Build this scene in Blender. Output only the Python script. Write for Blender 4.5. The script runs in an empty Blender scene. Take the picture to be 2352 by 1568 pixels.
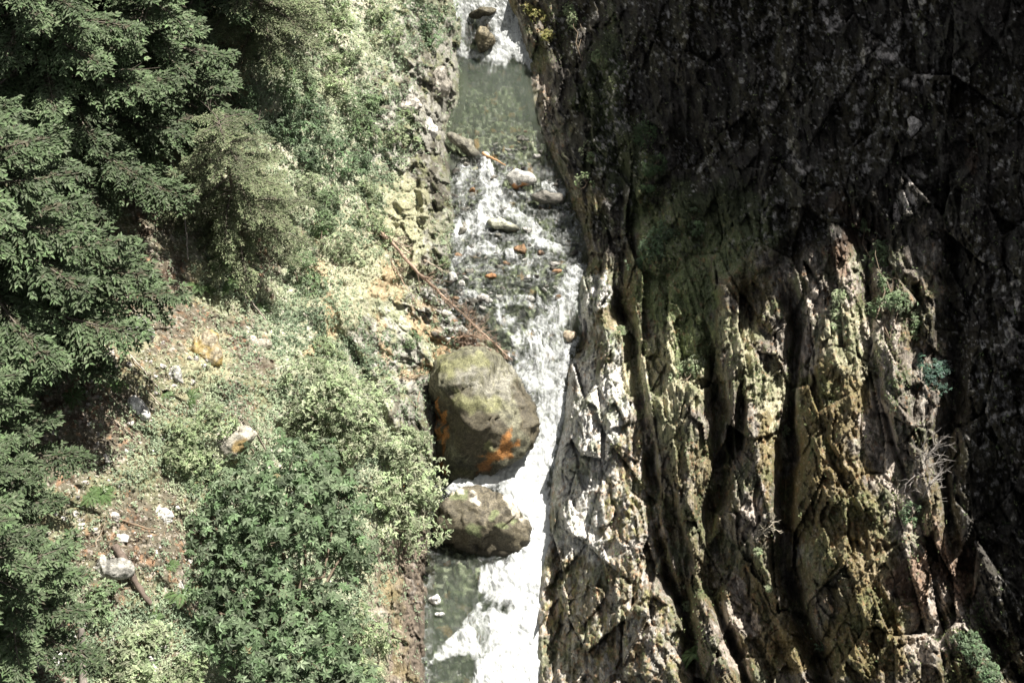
import bpy, math, random
import numpy as np
from mathutils import Vector

# ------------------------------------------------------------------ camera, sky, sun
scene = bpy.context.scene
COL = scene.collection
H = 50.0
PITCH = math.radians(50)
cam_d = bpy.data.cameras.new("camera"); cam_d.lens = 50; cam_d.sensor_width = 36
cam_d.clip_start = 0.5; cam_d.clip_end = 2000
cam = bpy.data.objects.new("camera", cam_d); COL.objects.link(cam)
cam.location = (0, 0, H); cam.rotation_euler = (math.pi / 2 - PITCH, 0, 0)
scene.camera = cam

SUN_EL, SUN_AZ = math.radians(58), math.radians(46)
S = np.array([math.sin(SUN_AZ) * math.cos(SUN_EL), math.cos(SUN_AZ) * math.cos(SUN_EL), math.sin(SUN_EL)])
w = bpy.data.worlds.new("World"); scene.world = w; w.use_nodes = True
nt = w.node_tree; bg = nt.nodes["Background"]
sky = nt.nodes.new("ShaderNodeTexSky"); sky.sky_type = 'NISHITA'; sky.sun_disc = False
sky.sun_elevation = SUN_EL; sky.sun_rotation = SUN_AZ
sky.dust_density = 2.0; sky.ozone_density = .4
hs = nt.nodes.new('ShaderNodeHueSaturation'); hs.inputs['Saturation'].default_value = .2
nt.links.new(sky.outputs[0], hs.inputs['Color']); nt.links.new(hs.outputs[0], bg.inputs[0]); bg.inputs[1].default_value = 0.05
sl = bpy.data.lights.new("sun", 'SUN'); sl.energy = 5.0; sl.angle = math.radians(0.5); sl.color = (1.0, 0.95, 0.87)
so = bpy.data.objects.new("sun", sl); COL.objects.link(so)
so.rotation_euler = Vector(S).to_track_quat('Z', 'Y').to_euler(); so.location = (30, 60, 90)
vs = scene.view_settings; vs.view_transform = 'Standard'; vs.look = 'None'; vs.gamma = 1; vs.use_curve_mapping = False
vs.exposure = 1.25
scene.cycles.max_bounces = 5; scene.cycles.diffuse_bounces = 2; scene.cycles.glossy_bounces = 2
scene.cycles.transparent_max_bounces = 6

# ------------------------------------------------------------------ numbers
rng = np.random.default_rng(7); random.seed(7)
F = 1176 / math.tan(math.atan(18 / 50))
RGT = np.array([1., 0, 0]); FWD = np.array([0, math.cos(PITCH), -math.sin(PITCH)]); UPV = np.array([0, math.sin(PITCH), math.cos(PITCH)])
CAM = np.array([0, 0, H])
def ray(u, v):
    u = np.asarray(u, float); v = np.asarray(v, float)
    return ((u - 1176) / F)[..., None] * RGT + ((784 - v) / F)[..., None] * UPV + FWD
def on_plane(u, v, z):
    d = ray(u, v); t = (z - H) / d[..., 2]
    return CAM + d * np.asarray(t)[..., None]
def hashn(ix, iy, iz, seed):
    h = (ix.astype(np.int64) * 374761393 + iy.astype(np.int64) * 668265263 + iz.astype(np.int64) * 2147483647 + seed * 1274126177) & 0xffffffff
    h = ((h ^ (h >> 13)) * 1274126177) & 0xffffffff
    h = ((h ^ (h >> 16)) * 2246822519) & 0xffffffff
    return ((h ^ (h >> 15)) & 0xffffff) / float(0xffffff)
def noise(p, seed=0):
    """value noise -1..1 at p (...,3)"""
    i = np.floor(p); f = p - i; f = f * f * f * (f * (f * 6 - 15) + 10)
    i = i.astype(np.int64); x, y, z = i[..., 0], i[..., 1], i[..., 2]; fx, fy, fz = f[..., 0], f[..., 1], f[..., 2]
    r = 0
    for a in (0, 1):
        for b in (0, 1):
            for c in (0, 1):
                r = r + hashn(x + a, y + b, z + c, seed) * (fx if a else 1 - fx) * (fy if b else 1 - fy) * (fz if c else 1 - fz)
    return r * 2 - 1
def fbm(p, octs=4, seed=0, gain=0.5, ridged=False):
    s = 0; a = 1; n = 0; q = p
    for k in range(octs):
        v = noise(q, seed + k * 17)
        s = s + a * (1 - 2 * np.abs(v) if ridged else v); n += a; a *= gain; q = q * 2.03 + 5.3
    return s / n
def facets(p, seed=0, tilt=.5, crack=0):
    """stepped, tilted blocks: each Voronoi cell has a height and a slope of its own"""
    i0 = np.floor(p).astype(np.int64); bd = np.full(p.shape[:-1], 1e9); b2 = bd.copy(); out = np.zeros(p.shape[:-1])
    for a in (-1, 0, 1):
        for b in (-1, 0, 1):
            for c in (-1, 0, 1):
                i = i0 + np.array([a, b, c]); x, y, z = i[..., 0], i[..., 1], i[..., 2]
                o = np.stack([hashn(x, y, z, seed), hashn(x, y, z, seed + 1), hashn(x, y, z, seed + 2)], -1)
                d = p - (i + o); r = (d * d).sum(-1)
                h = hashn(x, y, z, seed + 3) * 2 - 1 + tilt * ((hashn(x, y, z, seed + 4) * 2 - 1) * d[..., 0] + (hashn(x, y, z, seed + 5) * 2 - 1) * d[..., 1] + (hashn(x, y, z, seed + 6) * 2 - 1) * d[..., 2]) * 2
                k = r < bd; b2 = np.where(k, bd, np.minimum(b2, r)); bd = np.where(k, r, bd); out = np.where(k, h, out)
    if crack: return out, 1 - sm(0, crack, np.sqrt(b2) - np.sqrt(bd))
    return out
def sm(a, b, x):
    t = np.clip((x - a) / (b - a), 0, 1); return t * t * (3 - 2 * t)
def pts(*c):
    return np.stack(np.broadcast_arrays(*[np.asarray(x, float) for x in c]), -1)
def curve(k):
    k = np.array(k, float); return lambda v: np.interp(v, k[:, 1], k[:, 0])
def blob(u, v, cx, cy, rx, ry, ang=0, soft=0.5):
    a = math.radians(ang); x = u - cx; y = v - cy
    X = x * math.cos(a) + y * math.sin(a); Y = -x * math.sin(a) + y * math.cos(a)
    r = np.sqrt((X / rx) ** 2 + (Y / ry) ** 2)
    return 1 - sm(1 - soft, 1 + soft, r)
def blobs(u, v, L):
    r = 0
    for b in L: r = np.maximum(r, blob(u, v, *b))
    return r

# ------------------------------------------------------------------ mesh and object helpers
def mesh_np(name, V, Q, mat, col=None, extra=None, smooth=True, parent=None, link=True):
    V = np.asarray(V, np.float32).reshape(-1, 3); Q = np.asarray(Q, np.int32)
    me = bpy.data.meshes.new(name); k = Q.shape[1]
    me.vertices.add(len(V)); me.vertices.foreach_set('co', V.ravel())
    me.loops.add(Q.size); me.loops.foreach_set('vertex_index', Q.ravel())
    me.polygons.add(len(Q)); me.polygons.foreach_set('loop_start', np.arange(0, Q.size, k, dtype=np.int32))
    me.polygons.foreach_set('use_smooth', np.full(len(Q), smooth))
    if col is not None:
        a = me.color_attributes.new('col', 'FLOAT_COLOR', 'POINT')
        a.data.foreach_set('color', np.concatenate([np.asarray(col, np.float32).reshape(-1, 3), np.ones((len(V), 1), np.float32)], 1).ravel())
    for n, x in (extra or {}).items():
        a = me.attributes.new(n, 'FLOAT', 'POINT'); a.data.foreach_set('value', np.asarray(x, np.float32).ravel())
    me.update(calc_edges=True); me.materials.append(mat)
    o = bpy.data.objects.new(name, me)
    if link: COL.objects.link(o)
    if parent is not None: o.parent = parent
    return o
def grid_quads(nr, nc):
    i = np.arange(nr - 1)[:, None] * nc + np.arange(nc - 1)[None]
    return np.stack([i, i + nc, i + nc + 1, i + 1], -1).reshape(-1, 4)
def tag(o, label=None, cat=None, group=None, kind=None):
    if label: o['label'] = label
    if cat: o['category'] = cat
    if group: o['group'] = group
    if kind: o['kind'] = kind
    return o
def empty(name, loc=(0, 0, 0)):
    o = bpy.data.objects.new(name, None); COL.objects.link(o); o.location = loc; o.empty_display_size = 0.2; return o

# ------------------------------------------------------------------ materials
def new_mat(name):
    m = bpy.data.materials.new(name); m.use_nodes = True; t = m.node_tree; t.nodes.clear()
    return m, t, t.nodes.new, t.links.new
def attr_mat(name, rough=0.9, fine=0.0, nscale=6.0, vary=0.35, bump=0.5, bdist=0.05, spec=0.2, leaf=0.0, stretch=(1, 1, 1), tint=None):
    m, t, N, L = new_mat(name)
    out = N('ShaderNodeOutputMaterial'); b = N('ShaderNodeBsdfPrincipled'); b.inputs['Roughness'].default_value = rough
    b.inputs['Specular IOR Level'].default_value = spec
    if tint is None:
        a = N('ShaderNodeAttribute'); a.attribute_name = 'col'; c = a.outputs['Color']
    else:
        a = N('ShaderNodeRGB'); a.outputs[0].default_value = (*tint, 1); c = a.outputs[0]
    tc = N('ShaderNodeTexCoord'); mp = N('ShaderNodeMapping'); mp.inputs['Scale'].default_value = stretch
    L(tc.outputs['Object'], mp.inputs[0])
    n = N('ShaderNodeTexNoise'); n.inputs['Scale'].default_value = nscale; n.inputs['Detail'].default_value = 6; n.inputs['Roughness'].default_value = 0.7
    L(mp.outputs[0], n.inputs['Vector'])
    mr = N('ShaderNodeMapRange'); mr.inputs[1].default_value = 0.3; mr.inputs[2].default_value = 0.7
    mr.inputs[3].default_value = 1 - vary; mr.inputs[4].default_value = 1 + vary; L(n.outputs[0], mr.inputs[0])
    sc_ = mr.outputs[0]
    if fine:
        n2 = N('ShaderNodeTexNoise'); n2.inputs['Scale'].default_value = nscale * 3.1; n2.inputs['Detail'].default_value = 3; n2.inputs['Roughness'].default_value = .8; L(mp.outputs[0], n2.inputs['Vector'])
        m2 = N('ShaderNodeMapRange'); m2.inputs[1].default_value = .35; m2.inputs[2].default_value = .65; m2.inputs[3].default_value = 1 - fine; m2.inputs[4].default_value = 1 + fine; L(n2.outputs[0], m2.inputs[0])
        mm = N('ShaderNodeMath'); mm.operation = 'MULTIPLY'; L(mr.outputs[0], mm.inputs[0]); L(m2.outputs[0], mm.inputs[1]); sc_ = mm.outputs[0]
    mx = N('ShaderNodeVectorMath'); mx.operation = 'SCALE'; L(c, mx.inputs[0]); L(sc_, mx.inputs['Scale'])
    L(mx.outputs[0], b.inputs['Base Color'])
    if bump:
        bm = N('ShaderNodeBump'); bm.inputs['Strength'].default_value = bump; bm.inputs['Distance'].default_value = bdist
        L(n.outputs[0], bm.inputs['Height']); L(bm.outputs[0], b.inputs['Normal'])
    if leaf:
        tr = N('ShaderNodeBsdfTranslucent'); L(mx.outputs[0], tr.inputs[0]); ms = N('ShaderNodeMixShader'); ms.inputs[0].default_value = leaf
        L(b.outputs[0], ms.inputs[1]); L(tr.outputs[0], ms.inputs[2]); L(ms.outputs[0], out.inputs[0])
    else: L(b.outputs[0], out.inputs[0])
    return m
M_SOIL = attr_mat('forest_soil', nscale=9, vary=0.55, bump=0.8, bdist=0.08)
M_ROCK = attr_mat('layered_rock', fine=.5, nscale=7, vary=0.5, bump=0.9, bdist=0.1, rough=0.75, spec=0.35, stretch=(1.6, 0.5, 0.7))
M_BOULDER = attr_mat('boulder_rock', fine=.45, nscale=5, vary=0.45, bump=0.6, bdist=0.06, rough=0.7, spec=0.35)
M_LEAF = attr_mat('leaf', nscale=3, vary=0.2, bump=0, leaf=0.3, rough=0.55, spec=0.3)
M_NEEDLE = attr_mat('needles', nscale=3, vary=0.2, bump=0, leaf=0.15, rough=0.6, spec=0.25)
M_WOOD = attr_mat('dead_wood', nscale=14, vary=0.4, bump=0.5, bdist=0.02)
M_BARK = attr_mat('bark', nscale=10, vary=0.5, bump=0.8, bdist=0.04, stretch=(3, 3, .6), tint=(.17, .145, .12))

def water_mat():
    m, t, N, L = new_mat('river_water')
    out = N('ShaderNodeOutputMaterial')
    af = N('ShaderNodeAttribute'); af.attribute_name = 'foam'
    am = N('ShaderNodeAttribute'); am.attribute_name = 'murk'
    tc = N('ShaderNodeTexCoord'); mp = N('ShaderNodeMapping'); mp.inputs['Scale'].default_value = (1.0, .6, 1.0); L(tc.outputs['Object'], mp.inputs[0])
    n = N('ShaderNodeTexNoise'); n.inputs['Scale'].default_value = 4.5; n.inputs['Detail'].default_value = 7; n.inputs['Roughness'].default_value = .65; n.inputs['Distortion'].default_value = 1.2
    L(mp.outputs[0], n.inputs['Vector'])
    bm = N('ShaderNodeBump'); bm.inputs['Strength'].default_value = .5; bm.inputs['Distance'].default_value = .22; L(n.outputs[0], bm.inputs['Height'])
    tr = N('ShaderNodeBsdfTransparent'); tr.inputs[0].default_value = (.66, .72, .62, 1)
    df = N('ShaderNodeBsdfDiffuse'); df.inputs[0].default_value = (.05, .065, .045, 1)
    m1 = N('ShaderNodeMixShader'); L(am.outputs['Fac'], m1.inputs[0]); L(tr.outputs[0], m1.inputs[1]); L(df.outputs[0], m1.inputs[2])
    gl = N('ShaderNodeBsdfGlossy'); gl.inputs['Roughness'].default_value = .12; L(bm.outputs[0], gl.inputs['Normal'])
    fr = N('ShaderNodeFresnel'); fr.inputs[0].default_value = 1.33; L(bm.outputs[0], fr.inputs['Normal'])
    m2 = N('ShaderNodeMixShader'); L(fr.outputs[0], m2.inputs[0]); L(m1.outputs[0], m2.inputs[1]); L(gl.outputs[0], m2.inputs[2])
    fo = N('ShaderNodeBsdfDiffuse'); fo.inputs[0].default_value = (.55, .57, .57, 1); L(bm.outputs[0], fo.inputs['Normal'])
    # broken edge of the foam
    ad = N('ShaderNodeMath'); ad.operation = 'MULTIPLY_ADD'; L(n.outputs[0], ad.inputs[0]); ad.inputs[1].default_value = 1.3; ad.inputs[2].default_value = -.65
    a2 = N('ShaderNodeMath'); L(ad.outputs[0], a2.inputs[0]); L(af.outputs['Fac'], a2.inputs[1])
    mr = N('ShaderNodeMapRange'); mr.interpolation_type = 'SMOOTHSTEP'; mr.inputs[1].default_value = .05; mr.inputs[2].default_value = 1.3; L(a2.outputs[0], mr.inputs[0])
    m3 = N('ShaderNodeMixShader'); L(mr.outputs[0], m3.inputs[0]); L(m2.outputs[0], m3.inputs[1]); L(fo.outputs[0], m3.inputs[2])
    L(m3.outputs[0], out.inputs[0]); return m
M_WATER = water_mat()

# ------------------------------------------------------------------ river course (photo-frame coordinates, 2352 wide, laid on the water level)
V0, V1 = -380, 1950
EL = curve([(1040, -380), (1048, 0), (1062, 60), (1060, 140), (1062, 190), (1052, 250), (1032, 300), (1034, 370), (1040, 450), (1046, 520), (1040, 570), (1034, 620), (1010, 655), (1022, 695), (1072, 740), (1120, 780), (1150, 812), (1140, 842), (1060, 872), (1006, 905), (1004, 1000), (1000, 1090), (992, 1150), (994, 1230), (986, 1290), (982, 1400), (980, 1568), (975, 1950)])
ER = curve([(1120, -380), (1163, 0), (1190, 60), (1212, 150), (1222, 230), (1240, 300), (1275, 380), (1300, 440), (1330, 520), (1350, 600), (1328, 640), (1318, 700), (1326, 780), (1300, 850), (1295, 930), (1285, 1000), (1264, 1080), (1258, 1180), (1252, 1260), (1236, 1330), (1232, 1420), (1232, 1568), (1230, 1950)])
vk = np.array([-380, 0, 60, 150, 370, 480, 640, 700, 820, 900, 1060, 1130, 1300, 1568, 1950], float)
zk = np.array([6.5, 5.0, 4.2, 3.2, 3.1, 2.8, 2.5, 2.2, 1.7, 1.3, .6, .35, .05, -.15, -.4])
yk = on_plane(np.full(len(vk), 1176.), vk, zk)[:, 1]
o_ = np.argsort(yk)
def zw_v(v): return np.interp(v, vk, zk)
def zw(y): return np.interp(y, yk[o_], zk[o_])
vv = np.linspace(V0, V1, 400)
PL = on_plane(EL(vv), vv, zw_v(vv)); PR = on_plane(ER(vv), vv, zw_v(vv))
iL = np.argsort(PL[:, 1]); iR = np.argsort(PR[:, 1])
def xL(y): return np.interp(y, PL[iL, 1], PL[iL, 0])
def xR(y): return np.interp(y, PR[iR, 1], PR[iR, 0])
EL0 = curve([(1040, -380), (1048, 0), (1062, 60), (1060, 140), (1062, 190), (1052, 250), (1032, 300), (1034, 370), (1040, 450), (1046, 520), (1040, 570), (1034, 620), (1008, 650), (998, 700), (998, 790), (1000, 820), (1004, 900), (1004, 1000), (1000, 1090), (992, 1150), (994, 1230), (986, 1290), (982, 1400), (980, 1568), (975, 1950)])
P0 = on_plane(EL0(vv), vv, zw_v(vv)); i0_ = np.argsort(P0[:, 1])
def xL0(y): return np.interp(y, P0[i0_, 1], P0[i0_, 0])
def h_left(x, y):
    e1 = xL(y) - x; gap = np.maximum(xL(y) - xL0(y), 0); e = e1 - gap
    k = np.interp(y, [25, 34, 40, 46, 52, 60, 75], [2.0, 1.9, 1.0, .9, 1.9, 2.0, 2.0])       # steepness of the bank
    b = np.interp(y, [25, 34, 40, 46, 52, 60, 75], [2.2, 2.0, 1.2, 1.2, 1.8, 2.0, 2.0])
    z = np.where(e < b, e * k, b * k + (e - b) * .62 - .25 * (1 - np.exp(-(e - b))))
    z = np.where(e1 < 0, e1 * 1.5, np.where(e < 0, e1 * .16, z + gap * .16))                  # the gravel spit lies low in front of the bank
    return zw(y) + z - .15
def h_right(x, y):
    e = x - xR(y)
    k = np.interp(y, [25, 45, 54, 61, 75], [1.15, 1.25, 1.45, .95, .8])
    k2 = np.interp(y, [25, 45, 54, 61, 75], [.85, .95, 1.1, 1.0, .9])
    z = np.where(e < 0, e * 1.5, np.where(e < 5, e * k, 5 * k + (e - 5) * k2))
    return zw(y) + z - .15
def depth(u, v, hf):
    d = ray(u, v); lo = np.full(np.shape(u), 8.); hi = np.full(np.shape(u), 260.)
    for _ in range(34):
        m = (lo + hi) / 2; P = CAM + d * m[..., None]
        up = P[..., 2] > hf(P[..., 0], P[..., 1])
        lo = np.where(up, m, lo); hi = np.where(up, hi, m)
    return (lo + hi) / 2

# ------------------------------------------------------------------ the two sides of the gorge
STEP = 2.6
def axis(a, b, fa, fb, step):
    """coordinates from a to b, fine inside fa..fb"""
    L = [np.arange(a, fa, step * 3), np.arange(fa, fb, step), np.arange(fb, b + step * 3, step * 3)]
    return np.concatenate(L)
VR = axis(V0, V1, -20, 1590, STEP)
CUR = [ER,
 curve([(1290, -380), (1330, 0), (1400, 250), (1440, 500), (1425, 700), (1445, 800), (1478, 1000), (1500, 1200), (1548, 1350), (1610, 1568), (1700, 1950)]),
 curve([(1460, -380), (1520, 0), (1560, 250), (1600, 500), (1635, 700), (1650, 880), (1640, 1050), (1622, 1200), (1628, 1350), (1720, 1568), (1860, 1950)]),
 curve([(1690, -380), (1750, 0), (1790, 300), (1800, 600), (1828, 750), (1812, 950), (1802, 1150), (1800, 1300), (1890, 1568), (2020, 1950)]),
 curve([(1900, -380), (1960, 0), (1990, 300), (1975, 500), (2000, 760), (2010, 860), (2050, 1020), (2110, 1160), (2140, 1350), (2200, 1568), (2300, 1950)]),
 curve([(2150, -380), (2190, 0), (2180, 500), (2190, 900), (2160, 1100), (2200, 1330), (2330, 1568), (2500, 1950)]),
 curve([(2420, -380), (2440, 0), (2420, 500), (2400, 900), (2380, 1200), (2450, 1568), (2700, 1950)]),
 curve([(2960, -380), (2960, 1950)])]
def qcoord(u, v):
    c = [f(v) for f in CUR]; q = np.zeros(np.shape(u))
    for i in range(len(c) - 1):
        q = np.where(u >= c[i], i + (u - c[i]) / np.maximum(c[i + 1] - c[i], 1), q)
    q = np.where(u > c[-1], len(c) - 1 + (u - c[-1]) / 300, q)
    return np.where(u < c[0], (u - c[0]) / 150, q), c

def slabs(x, y, seed, edge=.13):
    """tilted slabs side by side: a sharp broken edge on the left, a long face falling to the right, cut by cross joints"""
    b = np.floor(x); f = x - b; z = np.zeros(np.shape(x), np.int64); bi = b.astype(np.int64)
    yy = y + hashn(bi, z, z, seed) * 9; sg = np.floor(yy).astype(np.int64); g = yy - sg
    a = hashn(bi, sg, z, seed + 1); t = hashn(bi, sg, z, seed + 2) - .5
    e = edge * (.5 + 1.2 * hashn(bi, sg, z, seed + 3))
    h = np.where(f < e, f / e, ((1 - f) / (1 - e)) ** (.6 + a))
    return h * (.25 + a) + t * (g - .5) * .9 + .25 * (a - .5)
def right_disp(u, v, P):
    q, c = qcoord(u, v)
    wu = u + 16 * noise(pts(u / 60, v / 130, 3.1), 5) + 7 * noise(pts(u / 22, v / 60, 1.1), 6)
    d = np.zeros(np.shape(u))
    # clefts between the fins: (curve, half width px, depth m, v from, v to)
    for i, hw, dep, a, b in [(1, 26, 3.0, 560, 1950), (2, 30, 2.8, 780, 1950), (3, 24, 3.2, 650, 1950), (4, 12, 1.2, 760, 1180), (5, 30, 2.2, 420, 1950),
                             (1, 16, .8, -400, 560), (2, 22, 1.0, -400, 780), (3, 22, 1.2, -400, 650), (4, 20, 1.0, -400, 760), (6, 22, 1.3, -400, 1950)]:
        wv = hw * (1 + .5 * noise(pts(v / 110, i * 9.1, 0), 11))
        f = np.exp(-(np.abs(wu - c[i]) / wv) ** 2.2) * sm(a - 30, a + 60, v) * (1 - sm(b - 60, b + 30, v))
        d -= dep * f * (.75 + .5 * noise(pts(v / 90, i * 3.3, 2), 12))
    # the wide dark gullies low in the picture
    d -= 2.2 * blobs(u, v, [(1745, 1430, 45, 240, -22), (1560, 1250, 20, 120, -12), (1660, 1020, 22, 150, 0), (1700, 950, 12, 90, 0)])
    # fins stand forward below their tops
    for a, b, vt, amt in [(0, 1, 640, 1.2), (1, 2, 860, 1.6), (2, 3, 760, 1.6), (3, 4, 520, 1.6), (4, 5, 600, 1.2)]:
        fr = np.clip(q - a, 0, 1) * (q > a) * (q < b)
        prof = np.sqrt(np.clip(np.sin(np.pi * np.clip(q - a, 0, 1)), 0, 1)) * (q > a) * (q < b)
        top = vt + 90 * (np.abs(fr - .5) * 2) ** 2 + 40 * noise(pts(u / 40, 7.7 * a, 0), 3)
        d += amt * prof * sm(-14, 26, v - top)
        d += .5 * prof * (1 - sm(-14, 26, v - top))
    # foliation: long ridges along the fins
    near = sm(0, .12, q); a1 = noise(pts(u / 110, v / 170, 0), 8); a2 = noise(pts(u / 45, v / 80, 4), 9); a3 = noise(pts(u / 20, v / 30, 4), 10)
    X = u + 12 * a1 + 3 * a2; sl = np.interp(X, [1300, 1700, 2200], [.18, .32, .45]) * (v - 900)          # the beds lean to the right going down
    Xs = X - sl * .8
    lowf = sm(450, 800, v)
    f1, c1 = facets(pts(Xs / 105, (v + .9 * u) / 230 + .12 * a1, 5), 71, 1.3, .05)
    f2, c2 = facets(pts(Xs / 40 + .2 * a2, (v + 1.1 * u) / 100 + .1 * a1, 5), 81, 1.3, .08)
    f3, c3 = facets(pts(Xs / 15 + .3 * a3, (v + .5 * u) / 36 + .2 * a2, 5), 91, 1.0, .14)
    calm = 1 - .6 * blobs(u, v, [(1350, 960, 70, 170, 8), (1335, 1130, 60, 110, 0), (1370, 680, 40, 70, 0)])
    d += near * (.60 * f1 - .16 * c1 + .22 * f2 - .07 * c2 + calm * (.08 * f3 - .045 * c3))
    d += near * .22 * slabs(q * 2.4 + .30 * a1 + .08 * a2 - v / 800, v / 230 + .3 * a2, 21)
    d += near * calm * .09 * slabs(q * 9 + .6 * a1 + .15 * a2 + .12 * a3 - v / 240, v / 70 + .3 * a2, 41)
    d += calm * .06 * slabs(q * 33 + 2.5 * a1 + 1.1 * a2 + .3 * a3 - v / 110, v / 20 + .5 * a3, 51, .2)
    d += .04 * facets(pts(u / 8, v / 10, 5), 95, .9)
    d += 1.0 * blobs(u, v, [(1715, 620, 150, 22, -42), (1655, 740, 22, 90, 5), (1450, 420, 26, 260, -12)]) * (.7 + .5 * a2)
    d += .45 * fbm(pts(u / 130, v / 150, 1), 4, 51) + .12 * fbm(pts(u / 26, v / 44, 1), 3, 61, .6)
    wn = noise(pts(u / 35, v / 35, 9), 72) * .35; w2 = noise(pts(u / 50, v / 50, 3), 73) * .4
    d += near * .34 * facets(pts(q * 3.6 + wn + v / 500, v / 150 + w2, 5), 71, .7)
    d += near * .15 * facets(pts(q * 9 + wn * 1.4, v / 110 + w2, 5), 81, .9)
    d += .07 * facets(pts(q * 24 + wn * 2, v / 45 + w2, 5), 91, .9) + .04 * facets(pts(u / 12, v / 16, 5), 95, .8)
    return d, q

def left_disp(u, v, P):
    s = fbm(P * .22, 4, 101) * 1.1 + fbm(P * 1.1, 4, 111, .6) * .38
    s += .30 * fbm(pts(u / 30 - v / 160, v / 90, 2), 4, 121, .55, True) * sm(560, 760, u)
    s += .12 * fbm(P * 5, 3, 131, .6)
    bare = sm(820, 960, u)
    s += bare * (.28 * facets(P * .9, 141, .8) + .13 * facets(P * 2.2, 151, .8)) + (1 - bare) * .13 * facets(P * .6, 161, .8) + bare * (.35 * slabs(u / 46 + .7 * noise(pts(u / 60, v / 90, 0), 171), v / 110, 172, .3) + .14 * slabs(u / 17 + noise(pts(u / 40, v / 50, 0), 173), v / 40, 174, .3))
    # hollows and humps one can see
    s += 1.1 * blobs(u, v, [(900, 1010, 90, 120, 20), (520, 1000, 70, 60, 0), (800, 640, 80, 110, 20)])
    s -= 1.0 * blobs(u, v, [(850, 900, 16, 120, -25), (1030, 280, 14, 60, 0), (700, 1000, 60, 40, 0)])
    return s

class Sheet:
    def __init__(self, side):
        self.side = side; v = VR[:, None]
        if side == 'L':
            uu = np.concatenate([np.linspace(-520, -20, 60, endpoint=False), np.arange(-20, 1000, STEP)])
            t = (uu + 520) / (uu[-1] + 520)
            self.a = lambda v: np.full(np.shape(v), -520.); self.b = lambda v: EL(v) + 14
            hf = h_left
        else:
            uu = np.concatenate([np.arange(1200, 2370, STEP), np.linspace(2370, 2950, 70)])
            t = (uu - 1200) / (2950 - 1200)
            self.a = lambda v: ER(v) - 14; self.b = lambda v: np.full(np.shape(v), 2950.)
            hf = h_right
        self.t = t
        U = self.a(v) + (self.b(v) - self.a(v)) * t[None]; Vv = np.broadcast_to(v, U.shape)
        rc = np.unique(np.r_[np.arange(0, len(VR), 5), len(VR) - 1]); cc = np.unique(np.r_[np.arange(0, len(t), 4), len(t) - 1])
        Dc = depth(U[np.ix_(rc, cc)], Vv[np.ix_(rc, cc)], hf)
        D1 = np.stack([np.interp(t, t[cc], r) for r in Dc]); D = np.stack([np.interp(VR, VR[rc], D1[:, j]) for j in range(len(t))], 1)
        P = CAM + ray(U, Vv) * D[..., None]
        if side == 'L':
            d = left_disp(U, Vv, P); ed = sm(0, 1, (EL(Vv) + 14 - U) / 40)
            self.q = None
        else:
            d, self.q = right_disp(U, Vv, P); ed = sm(0, 1, (U - ER(Vv) + 14) / 40)
        d = d * (.12 + .88 * ed) * .8
        self.U, self.V, self.d = U, Vv, d
        self.P = CAM + ray(U, Vv) * (D - d)[..., None]
    def at(self, u, v):
        """surface point and normal under a photo position"""
        a, b = float(self.a(v)), float(self.b(v))
        t = min(max((u - a) / (b - a), 0), 1); j = int(np.clip(np.searchsorted(self.t, t), 3, len(self.t) - 4)); i = int(np.clip(np.searchsorted(VR, v), 3, len(VR) - 4))
        n = np.cross(self.P[i, j + 3] - self.P[i, j - 3], self.P[i - 3, j] - self.P[i + 3, j]); n /= np.linalg.norm(n)
        return self.P[i, j].copy(), n
    def sample(self, u, v):
        t = np.clip((u - self.a(v)) / (self.b(v) - self.a(v)), 0, 1)
        j = np.clip(np.searchsorted(self.t, t), 1, len(self.t) - 2); i = np.clip(np.searchsorted(VR, v), 1, len(VR) - 2)
        P = self.P; n = np.cross(P[i, j + 1] - P[i, j - 1], P[i - 1, j] - P[i + 1, j]); n /= np.linalg.norm(n, axis=-1, keepdims=True) + 1e-9
        return P[i, j].copy(), n, i, j
SL = Sheet('L'); SR = Sheet('R')

def mixc(c, col, w):
    w = np.clip(w, 0, 1)[..., None]; return c * (1 - w) + np.array(col) * w

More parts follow.
